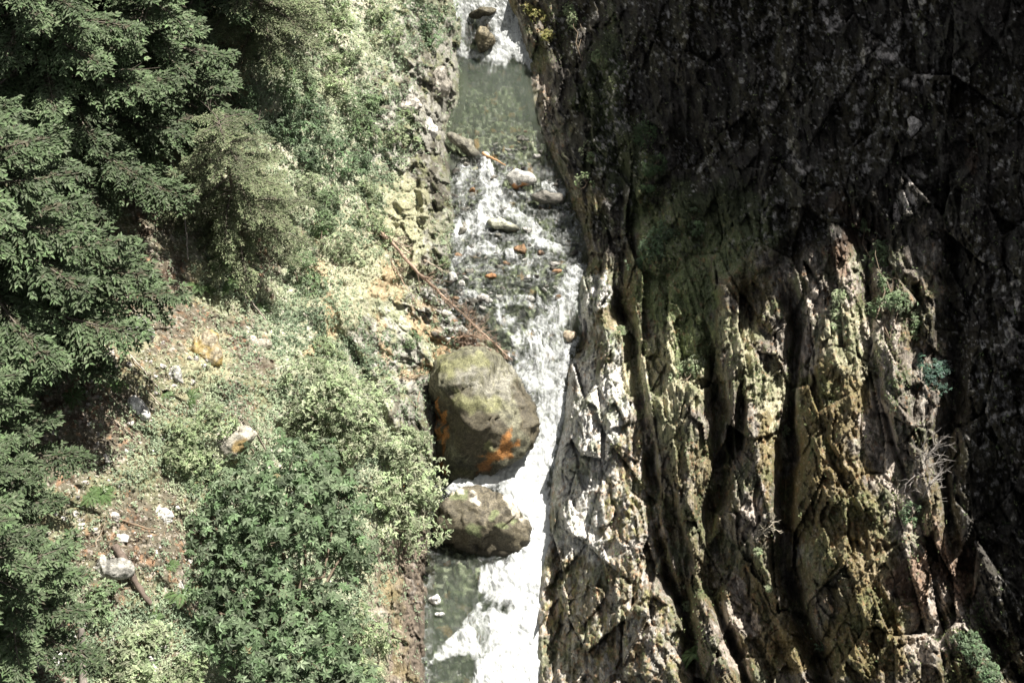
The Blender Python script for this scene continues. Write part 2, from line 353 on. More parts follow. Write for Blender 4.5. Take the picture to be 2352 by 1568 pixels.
def warp(U, V):
    return (U + 34 * noise(pts(U / 60, V / 75, 0), 601) + 14 * noise(pts(U / 20, V / 24, 0), 602) + 6 * noise(pts(U / 8, V / 9, 0), 603),
            V + 40 * noise(pts(U / 60, V / 75, 9), 604) + 16 * noise(pts(U / 20, V / 24, 9), 605) + 6 * noise(pts(U / 8, V / 9, 9), 606))
def left_color(s):
    U, V, P = s.U, s.V, s.P
    n1 = fbm(P * .5, 4, 201); n2 = fbm(P * 2.2, 4, 211, .65); n3 = noise(P * 9, 221); n4 = noise(P * 5.5, 231)
    U, V = warp(U, V)
    c = np.zeros(U.shape + (3,)) + np.array([.29, .31, .20])
    c = mixc(c, [.40, .38, .28], sm(-.1, .4, n1 + .5 * n2)); c = mixc(c, [.22, .24, .13], blobs(U, V, [(960, 400, 90, 330, 0), (900, 150, 60, 150, 0)]) * sm(-.2, .3, n2))
    c = mixc(c, [.22, .23, .13], sm(.0, .35, n2 - .2 * n1) * .7)
    lit = blobs(U, V, [(330, 1250, 190, 420, 0), (330, 800, 260, 260, 0), (480, 900, 160, 120, 0), (100, 1500, 260, 140, 0), (100, 200, 500, 500, 0), (520, 620, 120, 100, 0), (150, 900, 200, 400, 0)])
    lit = sm(.3, .7, lit + .35 * n2)
    lc = np.zeros(U.shape + (3,)) + np.array([.125, .11, .075])
    lc = mixc(lc, [.09, .06, .04], sm(0, .5, n2)); lc = mixc(lc, [.55, .48, .41], sm(.38, .6, n3) * (.4 + .6 * sm(-.2, .3, n1))); lc = mixc(lc, [.30, .17, .09], sm(.5, .65, n4) * .7)
    lc = mixc(lc, [.20, .22, .11], sm(-.1, .35, n1) * .7)
    c = c * (1 - lit[..., None]) + lc * lit[..., None]
    c = mixc(c, [.60, .55, .48], sm(.42, .6, n3) * .7 * (1 - lit))
    # mossy ochre faces, bare rock, rust
    moss = blobs(U, V, [(965, 470, 75, 150, 0), (930, 300, 70, 120, 0), (800, 640, 90, 160, 20), (560, 120, 30, 110, 0), (540, 1020, 60, 40, 0), (860, 1440, 30, 200, 0), (470, 830, 80, 60, 0), (310, 780, 60, 60, 0)])
    c = mixc(c, [.36, .34, .20], sm(.3, .9, moss + .5 * n2) * .6)
    streak = fbm(pts(U / 14 - V / 70, V / 70, 0), 3, 241, .6)
    rock = blobs(U, V, [(1000, 260, 60, 260, 0), (900, 260, 80, 140, 0), (940, 900, 60, 120, 0), (990, 700, 50, 60, 0), (870, 820, 90, 90, 0), (1030, 600, 50, 40, 0), (940, 60, 80, 80, 0)])
    rc = mixc(np.zeros(U.shape + (3,)) + np.array([.34, .33, .28]), [.13, .12, .09], sm(-.1, .3, streak)); rc = mixc(rc, [.24, .25, .12], sm(0, .4, n2) * .8)
    rw = sm(.3, .7, rock + .45 * n2); c = c * (1 - rw[..., None]) + rc * rw[..., None]
    grav = blobs(U, V, [(1035, 715, 60, 50, 30), (1090, 765, 40, 30, 40)]); gc = mixc(np.zeros(U.shape + (3,)) + np.array([.30, .29, .25]), [.55, .54, .50], sm(.1, .3, n3)); gc = mixc(gc, [.10, .095, .08], sm(.1, .3, -n3))
    gw = sm(.3, .7, grav + .3 * n2); c = c * (1 - gw[..., None]) + gc * gw[..., None]
    c = mixc(c, [.26, .16, .10], sm(.3, .8, blobs(U, V, [(1100, 790, 70, 26, 30), (1030, 770, 50, 20, 10)]) + .4 * n2) * .8)
    wall = sm(850, 885, U + 12 * n2) * sm(1180, 1250, V)
    wc = mixc(np.zeros(U.shape + (3,)) + np.array([.22, .175, .13]), [.40, .35, .30], sm(.05, .4, streak)); wc = mixc(wc, [.10, .08, .06], sm(0, .4, n2)); wc = mixc(wc, [.27, .22, .09], sm(.1, .5, n1) * .6)
    c = c * (1 - wall[..., None]) + wc * wall[..., None]
    rust = blobs(U, V, [(945, 850, 22, 60, 15), (720, 765, 18, 45, -20), (560, 130, 18, 70, 0), (555, 1030, 25, 20, 0), (720, 590, 30, 60, -20), (770, 720, 30, 60, 0), (1000, 760, 60, 30, 30), (880, 760, 20, 60, -20), (900, 640, 30, 70, -30)])
    c = mixc(c, [.42, .29, .15], sm(.45, 1.0, rust + .5 * n2) * .7)
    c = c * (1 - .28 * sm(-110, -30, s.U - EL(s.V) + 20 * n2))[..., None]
    g = c.mean(-1, keepdims=True); c = g + (c - g) * .85
    # wet dark foot of the bank
    c = c * (1 - .55 * sm(-10, 22, s.U - EL(s.V) + 10 + 8 * n2))[..., None]
    return c

def right_color(s):
    U, V, P, q = s.U, s.V, s.P, s.q
    n1 = fbm(P * .45, 4, 301); n2 = fbm(P * 2.0, 4, 311, .65); n3 = noise(P * 8, 321)
    st = fbm(pts(q * 20 - V / 200, V / 60, 0), 3, 331, .6); st2 = fbm(pts(U / 10, V / 34, 0), 3, 341, .6)
    U0, V0_ = U, V; U, V = warp(U, V)
    c = np.zeros(U.shape + (3,)) + np.array([.20, .17, .135])
    c = mixc(c, [.36, .33, .28], sm(0, .45, st + .4 * n2)); c = mixc(c, [.075, .06, .045], sm(.05, .5, -st2))
    m = sm(.0, .4, n1 + .6 * n2 + .1); c = mixc(c, [.17, .14, .05], m * .75)
    gm = blobs(U, V, [(1560, 640, 90, 240, 0), (1480, 480, 36, 300, -12), (1400, 250, 60, 250, 0), (1640, 520, 130, 110, 0), (1560, 830, 50, 50, 0)])
    c = mixc(c, [.21, .26, .10], sm(.3, .8, gm + .5 * n2) * .9)
    pale = blobs(U, V, [(1370, 680, 42, 80, 0), (1350, 960, 75, 150, 8), (1340, 1080, 90, 90, 0), (1390, 900, 50, 90, 0), (1330, 1200, 60, 120, 0), (1420, 900, 40, 110, 0)])
    c = mixc(c, [.60, .59, .55], sm(.3, .7, pale + .5 * st2) * .95)
    gr = blobs(U, V, [(1390, 1400, 150, 320, -12), (1460, 1150, 50, 150, -5)])
    g2 = mixc(np.zeros(U.shape + (3,)) + np.array([.42, .39, .34]), [.20, .17, .10], sm(-.15, .3, st2)); g2 = mixc(g2, [.27, .25, .10], sm(.1, .45, n2 + .5 * n1)); g2 = mixc(g2, [.45, .27, .15], sm(.45, .65, n3) * .7)
    gw = sm(.3, .6, gr + .3 * n2) * (1 - sm(.4, .8, pale)); c = c * (1 - gw[..., None]) + g2 * gw[..., None]
    yl = blobs(U, V, [(1540, 950, 60, 110, 0), (1720, 820, 40, 90, 0), (1765, 950, 35, 120, 0), (1580, 880, 60, 50, 0), (1960, 800, 60, 120, 0), (1490, 820, 40, 90, 0), (1690, 780, 30, 60, 0)])
    c = mixc(c, [.48, .45, .28], sm(.3, .7, yl + .5 * n2) * .9)
    pk = blobs(U, V, [(2050, 1040, 60, 160, -22), (2080, 1300, 110, 130, -20), (2020, 780, 50, 80, 0), (1960, 640, 30, 60, 0), (2120, 1450, 90, 80, 0), (1730, 1180, 22, 90, 0), (1690, 1450, 30, 150, -15), (1850, 780, 25, 120, 0)])
    c = mixc(c, [.50, .43, .36], sm(.35, .7, pk + .55 * n2 + .2 * st) * .85)
    oc = blobs(U, V, [(1900, 950, 70, 120, 0), (1890, 1150, 80, 160, 0), (1990, 1250, 50, 200, -10), (1830, 1500, 40, 70, 0), (1980, 1480, 90, 110, 0), (1760, 1050, 25, 100, 0)])
    c = mixc(c, [.20, .15, .045], sm(.3, .7, oc + .5 * n2) * .8)
    ru = blobs(U, V, [(1940, 560, 50, 90, 0), (2160, 1280, 60, 110, -25), (2210, 380, 25, 50, 0), (1950, 500, 50, 40, 0), (2100, 1330, 60, 60, 0)])
    c = mixc(c, [.27, .155, .085], sm(.35, .9, ru + .5 * n2) * .75)
    # the far wall: its deep shade is darkened into the rock colour
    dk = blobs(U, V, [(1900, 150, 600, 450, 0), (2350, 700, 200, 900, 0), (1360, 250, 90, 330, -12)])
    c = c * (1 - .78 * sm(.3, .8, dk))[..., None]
    pp = blobs(U, V, [(1790, 210, 22, 60, 0), (1905, 20, 30, 25, 20), (2110, 190, 25, 40, 20), (2190, 160, 18, 30, 30), (2105, 390, 22, 60, -10), (2080, 470, 40, 40, 0), (2050, 90, 80, 40, -50), (1995, 200, 16, 60, 0), (1990, 300, 16, 50, 0), (1760, 50, 12, 30, 0), (2310, 720, 22, 80, 0), (2290, 620, 20, 60, 0), (1810, 370, 30, 40, 0)])  # dappled sun on the wall, painted as pale spots
    c = mixc(c, [.50, .46, .42], sm(.62, .95, pp * .75 + .5 * noise(P * 3.0, 351) + .3 * noise(P * 7, 352)))
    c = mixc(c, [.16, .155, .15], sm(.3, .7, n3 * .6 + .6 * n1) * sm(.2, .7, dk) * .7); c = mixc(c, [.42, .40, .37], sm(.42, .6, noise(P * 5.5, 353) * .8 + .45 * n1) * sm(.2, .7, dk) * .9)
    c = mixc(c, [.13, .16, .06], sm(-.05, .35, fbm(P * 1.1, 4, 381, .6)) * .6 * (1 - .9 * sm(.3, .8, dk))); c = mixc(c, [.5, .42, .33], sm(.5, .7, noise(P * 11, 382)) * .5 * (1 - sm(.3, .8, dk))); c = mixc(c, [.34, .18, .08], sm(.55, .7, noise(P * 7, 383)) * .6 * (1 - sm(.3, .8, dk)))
    g = c.mean(-1, keepdims=True); c = (g + (c - g) * .85) * (1 - .18 * sm(1440, 1520, U))[..., None]
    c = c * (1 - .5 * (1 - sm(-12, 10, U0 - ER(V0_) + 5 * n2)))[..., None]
    return c
hill = mesh_np('hillside', SL.P, grid_quads(*SL.U.shape), M_SOIL, left_color(SL)); hill['kind'] = 'structure'
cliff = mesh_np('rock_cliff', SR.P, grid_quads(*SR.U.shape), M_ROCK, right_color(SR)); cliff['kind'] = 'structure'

# ------------------------------------------------------------------ unseen cliff added above the frame, rim shaped to shade the gorge's right
SH = np.array([(1400, -380), (1392, 0), (1375, 80), (1320, 170), (1232, 215), (1236, 300), (1256, 400), (1272, 520), (1296, 590), (1345, 645), (1410, 700), (1450, 800), (1500, 800), (1560, 825), (1640, 850), (1690, 730), (1740, 715), (1810, 740), (1850, 600), (1890, 490), (1960, 470), (2010, 520), (2085, 580), (2115, 700), (2150, 900), (2160, 1150), (2195, 1300), (2260, 1450), (2330, 1568), (2420, 1950), (3100, 1950), (3100, -380)], float)
def inside(u, v, poly):
    r = np.zeros(np.shape(u), bool); n = len(poly)
    for i in range(n):
        x1, y1 = poly[i]; x2, y2 = poly[(i + 1) % n]
        if y1 == y2: continue
        c = ((y1 > v) != (y2 > v)) & (u < (x2 - x1) * (v - y1) / (y2 - y1) + x1); r ^= c
    return r
K = np.array([(-6, 92), (4, 90), (14, 86), (22, 78), (26, 66), (27, 50), (27, 5)], float)
segl = np.hypot(*(K[1:] - K[:-1]).T); cum = np.r_[0, np.cumsum(segl)]
def cross_K(P):
    best = np.full(len(P), np.nan); hh = np.full(len(P), np.nan); sd = S[:2] / np.linalg.norm(S[:2])
    for i in range(len(segl)):
        a = K[i]; e = (K[i + 1] - a) / segl[i]; den = sd[0] * e[1] - sd[1] * e[0]
        w0 = a - P[:, :2]; t = (w0[:, 0] * e[1] - w0[:, 1] * e[0]) / den; s = (w0[:, 0] * sd[1] - w0[:, 1] * sd[0]) / den
        ok = (t > 0) & (s >= 0) & (s <= segl[i]) & np.isnan(best)
        best[ok] = cum[i] + s[ok]; hh[ok] = P[ok, 2] + t[ok] * math.tan(SUN_EL)
    return best, hh
PP, SS = [], []
for s in (SL, SR):
    a = s.P[::5, ::5].reshape(-1, 3); uu = s.U[::5, ::5].ravel(); v_ = s.V[::5, ::5].ravel()
    k = (uu > -50) & (uu < 2400) & (v_ > -60) & (v_ < 1620); PP.append(a[k]); SS.append(inside(uu[k], v_[k], SH))
gv = np.repeat(np.linspace(-60, 1600, 160), 10); gu = EL(gv) + (ER(gv) - EL(gv)) * np.tile(np.linspace(.05, .95, 10), 160)
PP.append(on_plane(gu, gv, zw_v(gv))); SS.append(inside(gu, gv, SH))
PP = np.concatenate(PP); SS = np.concatenate(SS)
kb, kh = cross_K(PP); NB = int(cum[-1] / 1.0); rim = np.zeros(NB)
for b in range(NB):
    m = (np.abs(kb - (b + .5)) < 1.0)
    if m.sum() < 3: rim[b] = np.nan; continue
    h, s = kh[m], SS[m]; cand = np.quantile(h, np.linspace(0, 1, 60)); cost = [((h > c) & s).sum() + 1.5 * ((h <= c) & ~s).sum() for c in cand]
    rim[b] = cand[int(np.argmin(cost))]
ok = ~np.isnan(rim); rim = np.interp(np.arange(NB), np.arange(NB)[ok], rim[ok])
print('RIM', [round(float(x)) for x in rim[::5]])
ns = NB * 3; sarc = np.linspace(0.01, cum[-1] - .01, ns); KX = np.interp(sarc, cum, K[:, 0]); KY = np.interp(sarc, cum, K[:, 1])
kh_ = np.interp(sarc, np.arange(NB) + .5, rim); base = np.full(ns, -4.)
tx = np.gradient(KX); ty = np.gradient(KY); nl = np.hypot(tx, ty); ox, oy = -ty / nl, tx / nl      # outward
if np.mean(ox) < 0: ox, oy = -ox, -oy
rows = []
for f in np.linspace(0, 1, 60): rows.append(np.stack([KX, KY, base + (kh_ - base) * f], -1))
for g in [1, 2.5, 5, 9, 15, 24, 36, 50]: rows.append(np.stack([KX + ox * g, KY + oy * g, kh_ + .1 * g], -1))
R_ = np.stack(rows); nz = fbm(R_ * np.array([.35, .35, .12]), 4, 401, .55, True)[..., None]
fade = np.r_[np.full(59, 1.), [0.15], np.linspace(.3, 1, 8)][:, None, None]
R_[..., :2] += (np.stack([ox, oy], -1)[None] * (1.4 + nz * 1.3) * np.r_[np.ones(59), 0, np.zeros(8)][:, None, None])
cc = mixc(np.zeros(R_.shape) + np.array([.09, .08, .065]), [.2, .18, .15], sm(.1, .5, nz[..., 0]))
up = mesh_np('added_shade_cliff', R_, grid_quads(*R_.shape[:2]), M_ROCK, cc); up['kind'] = 'structure'

# ------------------------------------------------------------------ river bed and water
def river_grid(step, ncol, over):
    v = axis(V0, V1, -20, 1590, step)[:, None]; t = np.linspace(0, 1, ncol)[None]
    a, b = EL(v) - over, ER(v) + over
    U = a + (b - a) * t; return U, np.broadcast_to(v, U.shape), np.broadcast_to(t, U.shape)
U, Vv, T = river_grid(3.2, 130, 40)
P = on_plane(U, Vv, zw_v(Vv))
deep = .75 + .5 * blobs(U, Vv, [(1130, 220, 110, 90, 0), (1060, 1500, 110, 160, 0)]) - .35 * blobs(U, Vv, [(1150, 330, 140, 60, 0), (1180, 560, 160, 130, 0), (1100, 660, 130, 60, 0), (1060, 1310, 60, 60, 0)])
st_ = noise(P * 2.2, 501); st_ = 1 - np.abs(st_)
P[..., 2] -= deep - .20 * fbm(P * 1.8, 4, 503, .6, True) - .22 * np.maximum(facets(P * np.array([2.4, 2.4, 0]) + .5, 504, .6), -.3)
n = noise(P * 3.1, 505); n2 = noise(P * 6.3, 507)
c = np.zeros(P.shape) + np.array([.16, .165, .12]); c = mixc(c, [.07, .07, .05], sm(0, .5, n)); c = c * (1 + .75 * facets(P * np.array([2.4, 2.4, 0]) + .5, 504, 0))[..., None]; c = mixc(c, [.55, .53, .45], sm(.25, .5, n2)); c = mixc(c, [.05, .05, .04], sm(.25, .5, -n2)); c = mixc(c, [.42, .22, .09], sm(.55, .75, noise(P * 2.3, 509)) * .8)
bed = mesh_np('river_bed', P, grid_quads(*U.shape), M_BOULDER, c); bed['kind'] = 'structure'

U, Vv, T = river_grid(2.2, 170, 12)
P = on_plane(U, Vv, zw_v(Vv))
def seg_foam(u, v, line, wid, amt=1.0):
    best = np.full(np.shape(u), 9.)
    for (x1, y1, w1), (x2, y2, w2) in zip(line[:-1], line[1:]):
        dx, dy = x2 - x1, y2 - y1; t = np.clip(((u - x1) * dx + (v - y1) * dy) / (dx * dx + dy * dy), 0, 1)
        best = np.minimum(best, np.hypot(u - x1 - dx * t, v - y1 - dy * t) / ((w1 + (w2 - w1) * t) * wid))
    return amt * (1 - sm(.55, 1.35, best))
foam = np.zeros(U.shape)
foam = np.maximum(foam, 1.1 * (1 - sm(115, 160, Vv + (U - 1130) * -.12 + 12 * noise(pts(U / 14, Vv / 20, 0), 520) + 26 * noise(pts(U / 34, 0, 0), 521))))
LN = [([(1115, 362, 10), (1118, 400, 18), (1125, 440, 20), (1135, 470, 28), (1105, 510, 26), (1065, 530, 20)], 1, .8),
      ([(1140, 470, 16), (1190, 500, 14), (1235, 530, 10)], 1, .5), ([(1060, 580, 8), (1110, 572, 14), (1180, 585, 8)], 1, .5),
      ([(1250, 430, 8), (1290, 445, 10)], 1, .6), ([(1225, 555, 12), (1280, 575, 8)], 1, .6), ([(1070, 385, 10), (1060, 420, 12), (1060, 470, 8)], 1, .35),
      ([(1318, 640, 22), (1300, 690, 28), (1270, 740, 34), (1240, 775, 46), (1290, 790, 36), (1262, 840, 42), (1270, 900, 34), (1262, 960, 34), (1246, 1010, 30), (1240, 1060, 38)], 1, .95),
      ([(1060, 668, 8), (1130, 700, 12), (1180, 690, 12), (1240, 700, 20), (1280, 735, 26)], 1, .5), ([(1150, 725, 16), (1185, 765, 26), (1220, 800, 34)], 1, .62),
      ([(1185, 830, 26), (1225, 880, 24), (1240, 950, 22)], 1, .8),
      ([(1245, 1030, 24), (1215, 1075, 36), (1130, 1098, 22), (1060, 1112, 16), (1030, 1128, 8)], 1, 1.2),
      ([(1215, 1060, 50), (1200, 1120, 60), (1240, 1180, 30), (1240, 1250, 26), (1225, 1300, 40)], 1, 1.3),
      ([(1215, 1290, 40), (1186, 1360, 62), (1184, 1450, 84), (1180, 1568, 86), (1180, 1950, 110)], 1, 1.2), ([(1150, 1420, 50), (1080, 1470, 34), (1020, 1500, 18), (995, 1520, 8)], 1, .72),
      ([(1120, 1310, 16), (1110, 1350, 12), (1150, 1330, 40)], 1, .8), ([(1110, 1400, 20), (1070, 1430, 8)], 1, .55)]
for line, wd, am in LN: foam = np.maximum(foam, seg_foam(U, Vv, line, wd, am))
foam -= .8 * blobs(U, Vv, [(1050, 1535, 34, 26, 0), (1100, 90, 34, 40, 0), (1095, 150, 30, 18, 0), (1160, 1395, 25, 14, 0)])
wx = 14 * noise(pts(U / 30, Vv / 34, 0), 571); wy = 14 * noise(pts(U / 30, Vv / 34, 5), 572)
n = fbm(pts((U + wx) / 20, (Vv + wy) / 34, 0), 5, 530, .65); n5 = fbm(pts((U + wx) / 13 + Vv / 60, (Vv + wy) / 12, 0), 4, 540, .6, True)
riff = blobs(U, Vv, [(1180, 540, 180, 200, 0, .3), (1120, 740, 150, 90, 0)])
st1 = fbm(pts((U + wx * 1.5) / 6.5, (Vv + wy) / 38, 0), 4, 546, .6); st2 = fbm(pts((U + wx * 2) / 15, (Vv + wy) / 26, 4), 4, 547, .65, True)
core = sm(.75, 1.2, foam)
foam = foam * .80 + .45 * fbm(pts((U + 2 * wx) / 34, (Vv + 2 * wy) / 30, 11), 3, 549, .6) * sm(.02, .4, foam) * (1 - core) * sm(1050, 1150, Vv) + (.55 * n + .40 * st1 + .34 * st2) * sm(.02, .35, foam) * (1 - .2 * core) + riff * (.50 * np.clip(n5 * 1.2 - .22, 0, 1) + .10 * st1)
big = fbm(pts((U + wx) / 60, (Vv + wy) / 110, 3), 3, 545); foam += .14 * big
ed = 1 - sm(4, 18, np.minimum(U - EL(Vv), ER(Vv) - U)); foam += .3 * ed * sm(.1, .4, n5) * (Vv > 600)
up_ = sm(365, 400, Vv) * (1 - sm(640, 760, Vv)); n7 = fbm(pts((U + 2 * wx) / 26 - Vv / 90, (Vv + 2 * wy) / 8, 7), 4, 548, .6)
foam = np.where(up_ > 0, foam * (1 - .38 * up_) + up_ * (.17 + .42 * np.clip(n7, -.3, 1) + .12 * st2), foam)
foam -= .35 * sm(.1, .5, st2) * sm(600, 700, Vv) * (1 - sm(900, 1000, Vv)) + .25 * sm(.15, .5, st2) * (1 - sm(120, 180, Vv))
fz = np.clip(foam, 0, 1)
P[..., 2] += fz * (.10 + .22 * fbm(P * 1.6, 4, 550, .6)) + (.03 + .14 * riff) * fbm(P * 2.2, 3, 560, .6, True) + .02 * noise(P * 2, 561)
murk = .10 + .34 * blobs(U, Vv, [(1140, 230, 130, 110, 0), (1050, 1480, 100, 150, 0)]) - .12 * blobs(U, Vv, [(1150, 340, 120, 50, 0)])
wat = mesh_np('river_water', P, grid_quads(*U.shape), M_WATER, None, {'foam': foam, 'murk': murk}); wat['kind'] = 'structure'
def water_at(u, v): return on_plane(np.array(float(u)), np.array(float(v)), float(zw_v(v)))
# ------------------------------------------------------------------ placing helpers
def unit(a): return a / (np.linalg.norm(a, axis=-1, keepdims=True) + 1e-9)
def project(P):
    d = P - CAM; k = d @ FWD; return 1176 + F * (d @ RGT) / k, 784 - F * (d @ UPV) / k
def ground(u, v):
    if u < EL(v): return SL.at(u, v)
    if u > ER(v): return SR.at(u, v)
    return water_at(u, v), np.array([0, 0, 1.])
def ppm(P): return F / float((P - CAM) @ FWD)          # photo pixels per metre there

def tube(path, radii, n=7):
    path = np.asarray(path, float); m = len(path); t = unit(np.gradient(path, axis=0)); a = np.array([.3, .2, .93])
    b1 = unit(np.cross(t, a)); b2 = np.cross(t, b1); th = np.linspace(0, 2 * np.pi, n, endpoint=False)
    r = np.broadcast_to(np.asarray(radii, float), (m,))
    V = path[:, None] + r[:, None, None] * (np.cos(th)[None, :, None] * b1[:, None] + np.sin(th)[None, :, None] * b2[:, None])
    i = np.arange(m - 1)[:, None] * n; j = np.arange(n)[None]; j2 = (j + 1) % n
    return V.reshape(-1, 3), np.stack([i + j, i + j2, i + n + j2, i + n + j], -1).reshape(-1, 4)
def join(L):
    V, Q, C, o = [], [], [], 0
    for x in L:
        V.append(x[0]); Q.append(x[1] + o); o += len(x[0])
        if len(x) > 2: C.append(x[2])
    return (np.concatenate(V), np.concatenate(Q)) + ((np.concatenate(C),) if C else ())
def wander(a, b, k=8, amp=.05):
    a, b = np.asarray(a, float), np.asarray(b, float); t = np.linspace(0, 1, k)[:, None]; L = np.linalg.norm(b - a)
    return a + (b - a) * t + rng.normal(0, amp * L, (k, 3)) * np.sin(np.pi * t) * .5

def kites(c, a, n, l, w, fold=.15, col=None):
    """folded pointed leaves: base point c, direction a, upper side n"""
    N = len(c); a = unit(a); b = unit(np.cross(a, n)); n = np.cross(b, a)
    l = np.broadcast_to(l, (N,))[:, None]; w = np.broadcast_to(w, (N,))[:, None]
    V = np.stack([c, c + a * l * .42 + b * w * .5 + n * w * fold, c + a * l - n * l * .12, c + a * l * .42 - b * w * .5 + n * w * fold], 1).reshape(-1, 3)
    Q = np.arange(4 * N).reshape(N, 4)
    return (V, Q) if col is None else (V, Q, np.repeat(col, 4, 0))
def leafcol(N, base, var=.25, key=None):
    base = np.array(base); k = 1 + rng.normal(0, var, (N, 1)).clip(-.6, .9)
    if key is not None: k = k * key[:, None]
    y = rng.random((N, 1)); c = base * k; c[:, :1] *= 1 + .25 * (y - .5); c[:, 2:] *= 1 + .3 * (y - .5)
    return c.clip(.01, .9)

# ------------------------------------------------------------------ rocks and boulders
import bmesh
def ico(sub):
    bm = bmesh.new(); bmesh.ops.create_icosphere(bm, subdivisions=sub, radius=1)
    V = np.array([v.co for v in bm.verts]); Fc = np.array([[v.index for v in f.verts] for f in bm.faces]); bm.free(); return V, Fc
ICO = {k: ico(k) for k in (4, 5, 6)}
def rock(name, u, v, poly=None, w=None, h=None, ang=0, sub=5, thick=.85, lift=.1, seed=0, base=(.34, .33, .30), paint=None, label=None, cat='rock', group=None, rough=1.0, water=False):
    """closed rock, its outline from 'poly' (photo-frame points) or an ellipse; sits in the ground"""
    g, nrm = ground(u, v)
    if water: g = water_at(u, v)
    s = 1 / ppm(g)
    V, Fc = ICO[sub]; th = np.arctan2(V[:, 1], V[:, 0])
    if poly is not None:
        p = np.array(poly, float) - [u, v]; pa = np.arctan2(-p[:, 1], p[:, 0]); pr = np.hypot(*p.T); o = np.argsort(pa); pa, pr = pa[o], pr[o]
        pa = np.r_[pa - 2 * np.pi, pa, pa + 2 * np.pi]; pr = np.r_[pr, pr, pr]; tt = np.linspace(-np.pi, np.pi, 361); rr = np.interp(tt, pa, pr)
        k = np.ones(5) / 5; rr = np.convolve(np.r_[rr[-3:-1], rr, rr[1:3]], k, 'valid'); r = np.interp(th, tt, rr) * s
    else:
        a = math.radians(ang); x, y = np.cos(th + a), np.sin(th + a); r = 1 / np.sqrt((x / (w / 2)) ** 2 + (y / (h / 2)) ** 2) * s
        r = r * (1 + .12 * np.sin(3 * th + seed) + .08 * np.sin(2 * th + seed * 2.1))
    mr = r.mean(); rad = np.sqrt(V[:, 0] ** 2 + V[:, 1] ** 2); rad = rad / np.maximum(np.sqrt(rad ** 2 + np.abs(V[:, 2]) ** 2), 1e-6)
    q = rad ** .85
    fr, fu, ff = RGT, UPV, -FWD
    P = (np.cos(th) * r * q)[:, None] * fr + (np.sin(th) * r * q)[:, None] * fu + (V[:, 2] * mr * thick)[:, None] * ff
    d = unit(P); sc = 1 / mr
    rr_ = np.random.default_rng(1000 + seed); m_ = 16; pn = unit(rr_.normal(0, 1, (m_, 3))); ph = rr_.uniform(.66, .97, m_)
    dd_ = d @ pn.T; lim = np.where(dd_ > .05, ph / np.maximum(dd_, .05), 9); cut = np.minimum(lim.min(1), 1.05)
    P = P * (1 - (1 - cut) * min(rough, 1) * (1 if poly is None else 1.5))[:, None]
    lay = fbm(P * sc * np.array([1.5, 7, 5]) + seed, 4, 742, .6, True); P = P + d * mr * rough * ((.08 if poly is not None else .035) * facets(P * sc * (1.6 if poly is not None else 2.5) + seed, 720 + seed, .8) + .05 * fbm(P * sc * 3 + seed, 5, 740, .55) + (.05 if poly is not None else .02) * lay + (.03 * facets(P * sc * 5 + seed, 745 + seed, 1) if poly is not None else 0))[:, None]
    if poly is not None:
        x_, y_ = P @ fr, P @ fu; tt2 = np.arctan2(y_, x_); rd = np.hypot(x_, y_); nb_ = 72; bi = ((tt2 + np.pi) / (2 * np.pi) * nb_).astype(int) % nb_
        mx_ = np.zeros(nb_); np.maximum.at(mx_, bi, rd); ctr = (np.arange(nb_) + .5) / nb_ * 2 * np.pi - np.pi
        ratio = np.interp(ctr, tt, rr) * s / np.maximum(mx_, 1e-3); ratio = np.interp(tt2, np.r_[ctr - 2 * np.pi, ctr, ctr + 2 * np.pi], np.tile(ratio, 3))
        P = P + (ratio - 1)[:, None] * (x_[:, None] * fr + y_[:, None] * fu)
    n = P.copy(); c0 = g + ff * mr * lift + np.array([0, 0, mr * lift]); c0 = CAM + ray(u, v) * float((c0 - CAM) @ FWD)
    W = P + c0; pu, pv = project(W)
    nz = fbm(W * 2.2, 4, 750, .65); st = fbm(W * np.array([5, 1.6, 3]), 4, 760, .6)
    c = np.zeros(P.shape) + np.array(base); c = mixc(c, np.array(base) * .45, sm(0, .5, st)); c = mixc(c, np.array(base) * 1.5, sm(.15, .6, -nz) * .8); fs = fbm(W * np.array([14, 5, 9]), 3, 765, .7); c = mixc(c, np.array(base) * .3, sm(.12, .4, fs) * .8); c = mixc(c, np.array(base) * 1.9, sm(.22, .5, -fs) * .6)
    if paint: c = paint(c, pu + 14 * noise(W * 3, 770), pv + 14 * noise(W * 3, 771), nz, W)
    if water: c = c * (1 - .6 * (1 - sm(.05, .4, W[:, 2] - g[2] + .15 * nz)))[:, None]
    org = c0 - np.array([0, 0, mr * .5])
    o = mesh_np(name, W - org, Fc, M_BOULDER, c); o.location = org
    return tag(o, label, cat, group)

def paint_big(c, u, v, nz, W):
    c = mixc(c, [.27, .26, .22], .8 * sm(-.5, .4, noise(W * np.array([9, 3, 4]), 773)) * sm(.3, .9, blobs(u, v, [(1110, 880, 70, 60, 0), (1190, 880, 40, 60, 0)]) + .3 * nz) * .8)
    c = mixc(c, [.078, .066, .044], sm(.3, .8, blobs(u, v, [(1100, 1000, 70, 60, 0), (1060, 950, 50, 60, 0), (1218, 950, 26, 90, -15)]) + .4 * nz) * .85)
    c = mixc(c, [.18, .18, .09], sm(.4, 1.0, blobs(u, v, [(1080, 825, 50, 20, 0), (1100, 925, 70, 24, 10), (1030, 840, 30, 30, 0), (1070, 1085, 30, 14, 0), (1130, 1030, 20, 10, 0)]) + .5 * nz) * .9)
    return mixc(c, [.38, .17, .05], sm(.35, .85, .3 * noise(W * 9, 772) + blobs(u, v, [(1172, 1010, 14, 26, 15), (1148, 1042, 36, 17, -38), (1112, 1066, 24, 11, -15), (1012, 985, 9, 70, 0), (1018, 1080, 10, 12, 0)]) + .35 * nz) * .9)
